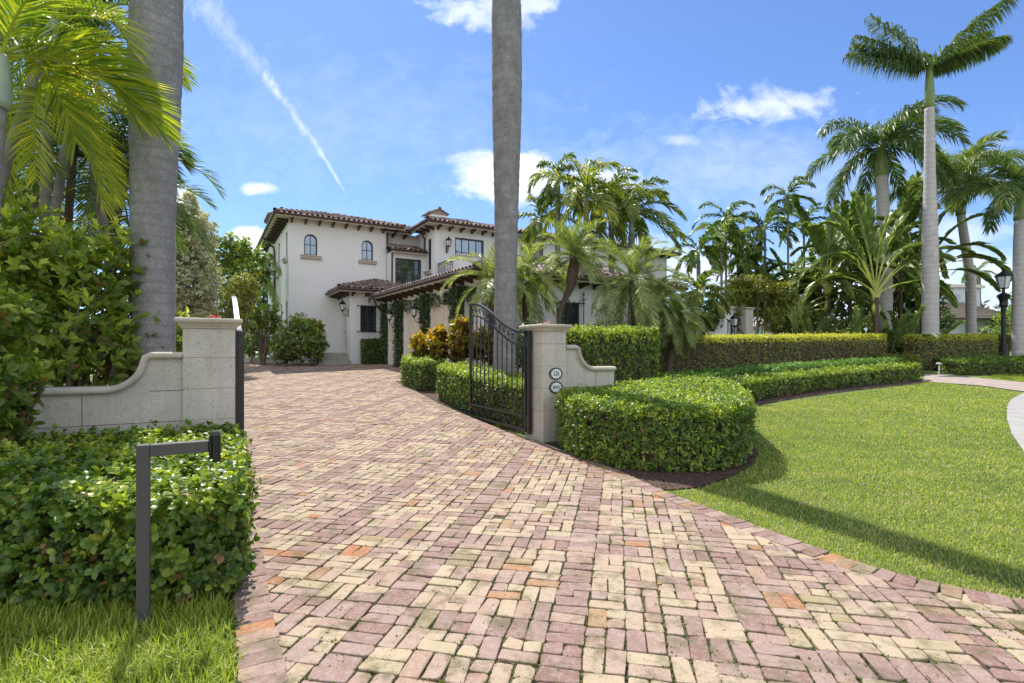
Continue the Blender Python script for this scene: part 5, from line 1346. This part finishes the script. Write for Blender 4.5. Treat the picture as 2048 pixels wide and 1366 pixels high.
hedge('hedge', 'small clipped square bush under the barred window', [tuple(hw(a, b, 0))[:2] for a, b in ((2.72, -2.75), (3.75, -2.75), (3.75, -2.15), (2.72, -2.15))], 1.12, M_darkB, .07, 700, 5, L_DIA, seed=20, lump=.04, smooth=1, tlo=.15)
cyc = SH('shrub', 'spiky fern like plant rising from the big bush by the steps', 22.9, [(628, 655, 0, 16, 12, .3)], M_treeY, leaf=.45, n=30, k=5, tm=L_DIA, seed=21, stems=1, spread=(15, 70))
# curb by the court
r = empty('garden_curb', (xat(530, 24.6), 24.6, g(24.6)), R(-4), label='low grey stone curb edging the court at the far left', cat='curb')
m = MB(); m.bbox(-1.4, 1.1, -.15, .15, -.1, .26, .02); m.build('stone', M_stone, r)

# ---- crotons
def crt(P, d, t_): return np.clip(.46+.34*d[:, 2]+.22*wobble(P, 2.5, 3)+rng.normal(0, .16, len(t_)), 0, 1)
CR = 'croton shrubs between the hedge and garage'
SH('croton', 'orange yellow croton shrub, leftmost of the group by the garage', 15.8, [(845, 698, 0, 22, 30, .35), (838, 680, 0, 13, 15, .25)], M_crot, leaf=.17, n=130, k=8, tm=L_DIA, seed=31, stems=4, group=CR, tints=crt, spread=(20, 75))
SH('croton', 'tall orange croton shrub in the middle of the group', 15.2, [(876, 692, 0, 22, 34, .35), (880, 668, 0, 14, 18, .25)], M_crot, leaf=.17, n=150, k=8, tm=L_DIA, seed=32, stems=4, group=CR, tints=crt, spread=(20, 75))
SH('croton', 'dark red and orange croton shrub beside the gate leaf tip', 14.6, [(920, 684, 0, 25, 34, .4), (925, 655, 0, 20, 20, .3)], M_crot, leaf=.17, n=170, k=8, tm=L_DIA, seed=33, stems=4, group=CR, tints=lambda P, d, t_: crt(P, d, t_)*.85, spread=(20, 75))
SH('croton', 'purple brown croton seen through the gate pickets', 14.2, [(968, 690, 0, 30, 34, .45)], M_crot, leaf=.17, n=130, k=8, tm=L_DIA, seed=34, stems=4, group=CR, tints=lambda P, d, t_: crt(P, d, t_)*.6, spread=(20, 75))
SH('shrub', 'dark green shrub beyond the gate leaf right of the big trunk', 12.6, [(1040, 690, 0, 25, 45, .5), (1062, 668, .6, 22, 30, .5)], M_darkB, leaf=.09, n=420, k=5, tm=L_DIA, seed=35, stems=3)

# ---- pygmy date palms by the house
DAT = dict(bend=1.6, nl=56, ll=.36, lw=.02, pet=.1, hang=.3, plum=.03, fwd=(40, 58), V0=24, wind=(.2, 0), rr=.014, tb=.55, tv=.22)
def date(label, base, crown, nf, L, elev=(82, -50), kw=None, mids=None, rad=(.10, .09, .12), **k2):
    d = dict(DAT); d.update(kw or {})
    return palm('date_palm', label, base, crown, list(rad), d, nf, elev, L, M_frP, M_date, None, None, mids, 'pygmy date palms by the garage', **k2)
date('weeping date palm left of the tall weathered trunk', gb(985, 14.5), P3(984, 562, 14.5), 26, 1.45, kw=dict(tb=.6))
date('weeping date palm right of the tall weathered trunk', gb(1050, 15.2), P3(1052, 556, 15.2), 26, 1.45, kw=dict(tb=.6))
date('date palm on a slanted dark trunk in front of the garage window', gb(1104, 14.6), P3(1150, 515, 14.8), 28, 1.4, mids=[P3(1120, 620, 14.6), P3(1141, 575, 14.7)], rad=(.10, .07, .07, .1, .17, .12), elev=(86, -15), kw=dict(bend=1.4))
date('wide spreading date palm right of the slanted one', gb(1278, 15), P3(1268, 560, 15), 32, 1.85, rad=(.16, .12, .15))
date('shorter date palm at the right end with a curved trunk', gb(1333, 16.5), P3(1352, 632, 16.8), 38, 1.25, mids=[P3(1350, 668, 16.6)])
date('low date palm fronds between the spreading palm and its right neighbour', gb(1310, 17.5), P3(1312, 600, 17.5), 34, 1.4)
# ---- taller palms round the house
MID = dict(bend=1.5, nl=46, ll=.62, lw=.055, pet=.12, hang=.8, plum=.25, fwd=(42, 60), V0=22, wind=(.3, 0), rr=.022, tb=.45, tv=.2)
def midp(label, base, crown, r0, nf, L, mat=M_frM, elev=(80, -25), kw=None, shaft=(.9, .09), mids=None, sm=None, group='tall palms round the house', **k2):
    d = dict(MID); d.update(kw or {})
    return palm('slender_palm', label, base, crown, [r0*1.2, r0, r0*.9], d, nf, elev, L, mat, M_thin, shaft, sm or M_shaftg, mids, group, **k2)
midp('dark thin palm with sparse crown against the cloud right of the tall trunk', gb(1113, 20), P3(1116, 402, 20), .11, 10, 1.5, M_frD, kw=dict(bend=2.0, ll=.5))
midp('yellow green palm with one frond blown high right', gb(1175, 18.5), P3(1173, 440, 18.5), .13, 14, 2.2, M_frM, sm=M_shafty, kw=dict(tb=.6, ll=.7), elev=(80, -30))
midp('palm with long fronds blown right above the garage', gb(1264, 18.8), P3(1263, 470, 18.8), .13, 14, 2.1, M_frM, elev=(80, -30), kw=dict(wind=(.6, 0)))
midp('palm crown just behind the tall weathered trunk on its right', gb(1082, 21), P3(1082, 480, 21), .1, 10, 1.6, M_frM)
midp('palm crown in shade between the two windblown palms', gb(1225, 20.5), P3(1222, 445, 20.5), .12, 13, 1.9, M_frD)
AR2 = dict(bend=1.7, nl=34, ll=.55, lw=.07, pet=.14, hang=.7, plum=.15, V0=20, wind=(.25, 0), rr=.02)
def sp(label, px, py, Y, nf, L, r0=.06, mat=M_frD, px0=None, kw=None):
    d = dict(AR2); d.update(kw or {})
    return midp(label, gb(px0 or px, Y), P3(px, py+22, Y), r0, nf, L, mat, (82, -20), d, (.5, .06), group='slender palms in the middle distance')
sp('slim palm with a wide sparse crown, tallest of the middle group', 1452, 435, 27, 10, 1.9)
sp('slim palm just under the wide sparse crown', 1443, 470, 25.5, 12, 1.7, mat=M_frM)
sp('slim palm at the left of the middle group with drooping fronds', 1397, 500, 24, 11, 1.6, .1)
sp('bushy slim palm left of the tall thin stemmed palm', 1530, 455, 26.5, 13, 2.0)
sp('slim palm with twin pale stems and small crown', 1576, 392, 26, 9, 1.6, .05)
sp('short crown palm behind the garden arch', 1490, 520, 27, 12, 1.9)
sp('dark palm head low behind the garden arch', 1515, 560, 28, 12, 2.0)
sp('small palm head right of the twin stemmed palm', 1608, 440, 29, 11, 1.9)
sp('low shaggy palm at the right end of the house', 1400, 585, 22, 12, 1.5, .08, M_frM)
sp('mid height palm head between the slim palms', 1475, 490, 29, 12, 2.0, mat=M_frM)
sp('small palm beyond the neighbouring white house', 1957, 530, 50, 10, 2.2, .2, M_frM)
SH('garden_tree', 'dark background trees behind the garden arch', 31, [(1500, 600, 0, 90, 50, 2), (1600, 600, 0, 70, 50, 2), (1420, 650, 0, 60, 30, 2)], M_darkB, leaf=.3, n=1500, k=5, tm=L_DIA, cat='tree', seed=40, stems=5, stem_r=.08)

# ---- traveller's palms and giant bird of paradise clump
BAN = dict(bend=.9, nl=40, ll=.58, lw=.17, pet=.42, hang=.3, plum=.05, rt=.93, fwd=(60, 70), V0=22, rr=.036, seg=16, tb=.5, tv=.14, taper=True)
def fan(label, px, Y, rowf, n, L, spread=(18, 162), faz=0., hgt=None, tb=.5, kw=None, wid=.11):
    b = np.array(gb(px, Y)); f0 = np.array(P3(px, rowf, Y))
    root = empty('travellers_palm', tuple(b), label=label, cat='fan palm', group='giant fan leaved plants')
    top = f0-b
    trunk_geo([np.zeros(3), top], [wid*1.3, wid, wid], 10).build('trunk', M_date, root, smooth=True)
    m = MB()     # overlapping leaf bases forming a pleated vee
    for i in range(n):
        a = R(spread[0]+(spread[1]-spread[0])*(i+.5)/n); off = (i-(n-1)/2)/n
        dx = math.cos(a); s0 = top+np.array([off*.28*math.cos(faz), off*.28*math.sin(faz), -.9+abs(off)*.9]); e = s0+np.array([dx*.55*math.cos(faz), dx*.55*math.sin(faz), math.sin(a)*.55+.45])
        m.tube([s0, (s0+e)/2+np.array([0, 0, .02]), e], [.075, .07, .045], 6, tint=.95)
    m.build('leaf_base', M_frB, root)
    for i in range(n):
        a = R(spread[0]+(spread[1]-spread[0])*(i+.5)/n)+rng.normal(0, .05)
        az = faz if a < PI/2 else faz+PI; el = a if a < PI/2 else PI-a
        d = dict(BAN); d['tb'] = tb; d.update(kw or {}); d['wind'] = (.25, 0)
        d['bend'] = .4+1.9*rng.random()+.9*math.cos(el)
        mm = frond_geo(az+rng.normal(0, .12), el, L*rng.uniform(.85, 1.1), **d)
        fo = mm.build('leaf', M_frB, root); fo.location = tuple(top+np.array([(i-(n-1)/2)/n*.3, 0, 0]))
fan('fan palm with a bright pleated vee of leaf bases, left of the tallest palm', 1752, 22, 595, 15, 4.1, (44, 136), tb=.5)
fan('smaller fan palm in the middle of the broad leaved clump', 1655, 24.5, 590, 13, 4.5, (42, 140), faz=.5)
fan('fan palm behind the tallest palm trunk with torn leaves reaching right', 1845, 24.5, 560, 10, 4.2, (30, 125), faz=-.3)
fan('back fan palm with high grey green leaves', 1700, 27, 560, 12, 5.0, (38, 142), faz=.8, tb=.42)
fan('low broad leaved plant at the left end of the clump', 1590, 25, 640, 11, 3.8, (30, 150), faz=-.6, tb=.4)
fan('back fan palm under the drooping royal crown', 1800, 28, 530, 12, 5.0, (34, 140), faz=1.1, tb=.42)
for px, row, Y, lb in ((1700, 500, 25.5, 'arching banana leaved plant high behind the pleated fan palm'), (1800, 500, 26, 'arching banana leaved plant just left of the tallest palm trunk'), (1640, 530, 26, 'arching banana leaved plant at the left of the broad leaved clump'),
        (1575, 560, 27, 'lowest arching banana leaved plant beside the twin stemmed palm'), (1745, 450, 28, 'topmost arching banana leaved plant under the drooping royal crown')):
    d = dict(BAN); d.update(nl=44, hang=.35, bend=1.6, wind=(.3, 0), pet=.28, plum=.12, tb=float(rng.uniform(.35, .55)))
    palm('banana_plant', lb, gb(px, Y), P3(px, row+40, Y), [.12, .1, .09], d, 11, (78, 5), 3.0, M_frB, M_date, None, None, None, 'arching banana leaved plants')
for i, (px, Y, row, n, L, lb) in enumerate([(1690, 22.5, 655, 12, 2.6, 'clump of upright paddle leaves right of centre in the broad leaved bed'), (1620, 23, 660, 12, 2.6, 'clump of upright paddle leaves at the left of the broad leaved bed'),
        (1790, 22.5, 655, 12, 2.6, 'clump of paddle leaves beside the foot of the tallest palm'), (1730, 24, 650, 12, 2.8, 'dark clump of paddle leaves behind the pleated vee'), (1825, 23.5, 650, 9, 2.4, 'paddle leaves leaning behind the tallest trunk')]):
    r = empty('paddle_leaf_plant', gb(px, Y), label=lb, cat='plant', group='paddle leaf clumps')
    for j in range(n):
        mm = frond_geo(rng.uniform(0, 2*PI), R(rng.uniform(48, 85)), L*rng.uniform(.7, 1.1), bend=rng.uniform(.5, 1.3), nl=16, ll=.28, lw=.17, pet=.4, hang=.25, fwd=(55, 65), V0=22, rr=.03, tb=rng.uniform(.25, .6), tv=.1)
        f_ = mm.build('leaf', M_frB, r); f_.location = (rng.normal(0, .25), rng.normal(0, .2), .1)
SH('shrub', 'dense dark shrubs filling in behind the broad leaved clump', 29, [(1580, 600, 0, 60, 70, 1.5), (1680, 560, 0, 80, 110, 1.5), (1780, 540, 0, 70, 120, 1.5), (1830, 600, 0, 50, 80, 1.5)], M_darkB, leaf=.34, n=1800, k=5, tm=L_DIA, seed=41, stems=5, stem_r=.06)
SH('shrub', 'green shrub in front of the tan roofed neighbour house', 30, [(1872, 640, 0, 28, 28, 1), (1850, 650, 0, 36, 24, 1)], M_darkB, leaf=.18, n=700, k=5, tm=L_DIA, seed=42, stems=4)
SH('shrub', 'trees beyond the lamp post at the right edge', 40, [(2040, 640, 0, 40, 30, 2), (2060, 610, 2, 30, 40, 2), (1990, 668, 0, 30, 16, 2)], M_treeG, leaf=.3, n=700, k=5, tm=L_DIA, cat='tree', seed=43, stems=3)
SH('shrub', 'shadowed fern like undergrowth in the gap between the two boxed hedges', 22.5, [(1790, 690, 0, 26, 22, .5), (1775, 672, .5, 22, 16, .5)], M_darkB, leaf=.14, n=300, k=5, tm=L_DIA, seed=44, stems=2)
# ---- garden arch, pier and curved wall beyond the long hedge
SH('vine_arch', 'yellow green flowering vine heaped over the garden arch', 22.9, [(1474, 585, 0, 30, 26, .5), (1520, 580, 0, 45, 22, .5), (1482, 630, 0, 14, 34, .2), (1560, 590, .3, 34, 26, .6), (1548, 630, .3, 22, 40, .5), (1500, 563, 0, 40, 14, .5)], M_treeY, leaf=.12, n=2000, k=5, tm=L_DIA, cat='vine', seed=45, stems=8, stem_r=.03, shell=.6)
SH('shrub', 'dark rounded shrub left of the curved white wall', 21.8, [(1420, 632, 0, 26, 34, .6)], M_darkB, leaf=.11, n=500, k=5, tm=L_DIA, seed=46, stems=2)
SH('shrub', 'loose green shrubs right of the garden arch', 26, [(1590, 640, 0, 40, 34, .8), (1625, 650, 0, 30, 28, .8)], M_treeG, leaf=.14, n=700, k=5, tm=L_DIA, seed=47, stems=3)
SH('shrub', 'spindly grey green shrub at the garage front wall', 14.8, [(1212, 630, 0, 20, 32, .3), (1235, 655, 0, 26, 14, .3)], M_silver, leaf=.12, n=60, k=6, tm=L_DIA, seed=48, stems=8)
SH('shrub', 'low light green plants along the garage front wall', 15.2, [(1180, 662, 0, 40, 14, .4), (1260, 664, 0, 50, 12, .4), (1110, 662, 0, 40, 14, .4)], M_treeG, leaf=.11, n=420, k=5, tm=L_DIA, seed=49, stems=3)
Yp = 22.6; pc = at(1492, 668, Yp)
r = pier('garden_pier', 'stone garden pier with moulded cap beyond the long hedge', (pc.x, pc.y), .5, .5, at(0, 614, Yp).z-g(Yp), g(Yp), [.4, .8, 1.2, 1.6])
r = empty('garden_gate', (pc.x-.05, pc.y+.1, g(Yp)), R(160), label='open curved iron gate leaf on the garden pier', cat='gate')
m = MB(); xs_ = np.linspace(0, .9, 12); m.tube([(x, 0, 1.35+.75*math.sin(x/.9*PI/2)) for x in xs_], .03, 5); m.box(-.03, .03, -.03, .03, 0, 1.45); m.box(.87, .93, -.03, .03, 0, 2.1); m.box(0, .9, -.02, .02, .1, .14); m.build('frame', M_iron, r)
for i in range(6):
    x = .08+i*.14; m = MB(); m.box(x-.012, x+.012, -.012, .012, .1, 1.34+.75*math.sin(x/.9*PI/2)); m.build('picket', M_iron, r)
cw = at(1472, 668, 23.0); zt = lambda row: at(0, row, 23.0).z-g(23)
r = empty('curved_wall', (cw.x, cw.y, g(23)), R(10), label='white garden wall with a sweeping curved top behind the lantern', cat='wall')
m = MB(); kx = 23/F; pts = [(0, 0), (0, zt(618)), (-30*kx, zt(618)), (-31*kx, zt(632)), (-36*kx, zt(645)), (-46*kx, zt(655)), (-58*kx, zt(661)), (-58*kx, 0)]
m.slab(pts, 1, 0, .3); m.build('panel', M_wall, r)
m = MB(); Q = resample(pts[1:-1], .1); 
for a_, b_ in zip(Q[:-1], Q[1:]): m.tube([(a_[0], .15, a_[1]), (b_[0], .15, b_[1])], .1, 6)
m.bbox(-32*kx, .06, -.1, .4, zt(618), zt(612), .02); m.build('coping', M_cap, r)
lantern('grey lantern hanging in front of the curved white garden wall', tuple(at(1463, 652, 22.3)), 0, 1.1, grp=None)
# ---- lamp post at right
Yl = 22; zb_ = g(Yl); H_ = at(0, 540, Yl).z-zb_
r = empty('lamp_post', (xat(2007, Yl), Yl, zb_), label='tall black street lamp post with a four sided lantern', cat='lamp post')
m = MB(); m.lathe([(.16, 0), (.16, .25), (.11, .32), (.10, 1.0), (.085, 1.05), (.075, H_-1.75), (.10, H_-1.7), (.10, H_-1.62), (.07, H_-1.55)], 12); m.build('post', M_iron, r, smooth=False)
m = MB(); m.lathe([(.09, H_-1.6), (.15, H_-1.5), (.13, H_-1.35), (.19, H_-1.15), (.23, H_-1.08), (.17, H_-1.02), (.06, H_-.96), (.05, H_-.82), (.10, H_-.78)], 12)
for i in range(6):
    a = i/6*2*PI; curl(m, (.20*math.cos(a), .2*math.sin(a), H_-1.15), .06, 1.2, 1, 0, .012)
m.build('collar', M_iron, r)
m = MB(); z0 = H_-.78
for i in range(6):
    a = i/6*2*PI; m.tube([(math.cos(a)*.16, math.sin(a)*.16, z0), (math.cos(a)*.27, math.sin(a)*.27, z0+.5)], .014, 4)
m.lathe([(.15, 0), (.17, 0), (.17, .03), (.15, .03)], 6, (0, 0, z0-.01)); m.lathe([(.27, .49), (.31, .5), (.32, .53), (.24, .62), (.13, .68), (.10, .70), (.05, .76), (.0, .82)], 6, (0, 0, z0)); m.build('cage', M_iron, r)
m = MB(); m.lathe([(.15, .02), (.255, .49)], 6, (0, 0, z0)); m.build('glass', M_lampglass, r)
# ---- distant tree line
n = 17000; th_ = rng.uniform(-1.8, 1.8, n); Yd = rng.uniform(70, 95, n); X = th_*Yd*1.2
top = 4.2+1.6*np.sin(X*.11)+1.2*np.sin(X*.31+1)+.8*np.sin(X*.8); Z = g(80)+top*rng.random(n)**.7
P = np.column_stack([X, Yd, Z]); V, pl, tt = whorls(P, np.tile([0, -.3, 1.], (n, 1)), 5, .95, L_DIA, tint=np.clip(rng.normal(.35, .2, n), 0, 1))
tag(rawmesh('distant_trees', V, pl, M_darkB, None, tt), label='far line of dark green trees along the horizon', cat='trees', kind='stuff')

SH('weed', 'small green weed sprouting under the iron gate leaf', 9.3, [(1003, 852, 0, 13, 6, .12)], M_treeG, leaf=.07, n=26, k=5, tm=L_DIA, seed=60, stems=2, stem_r=.004, cat='weed')
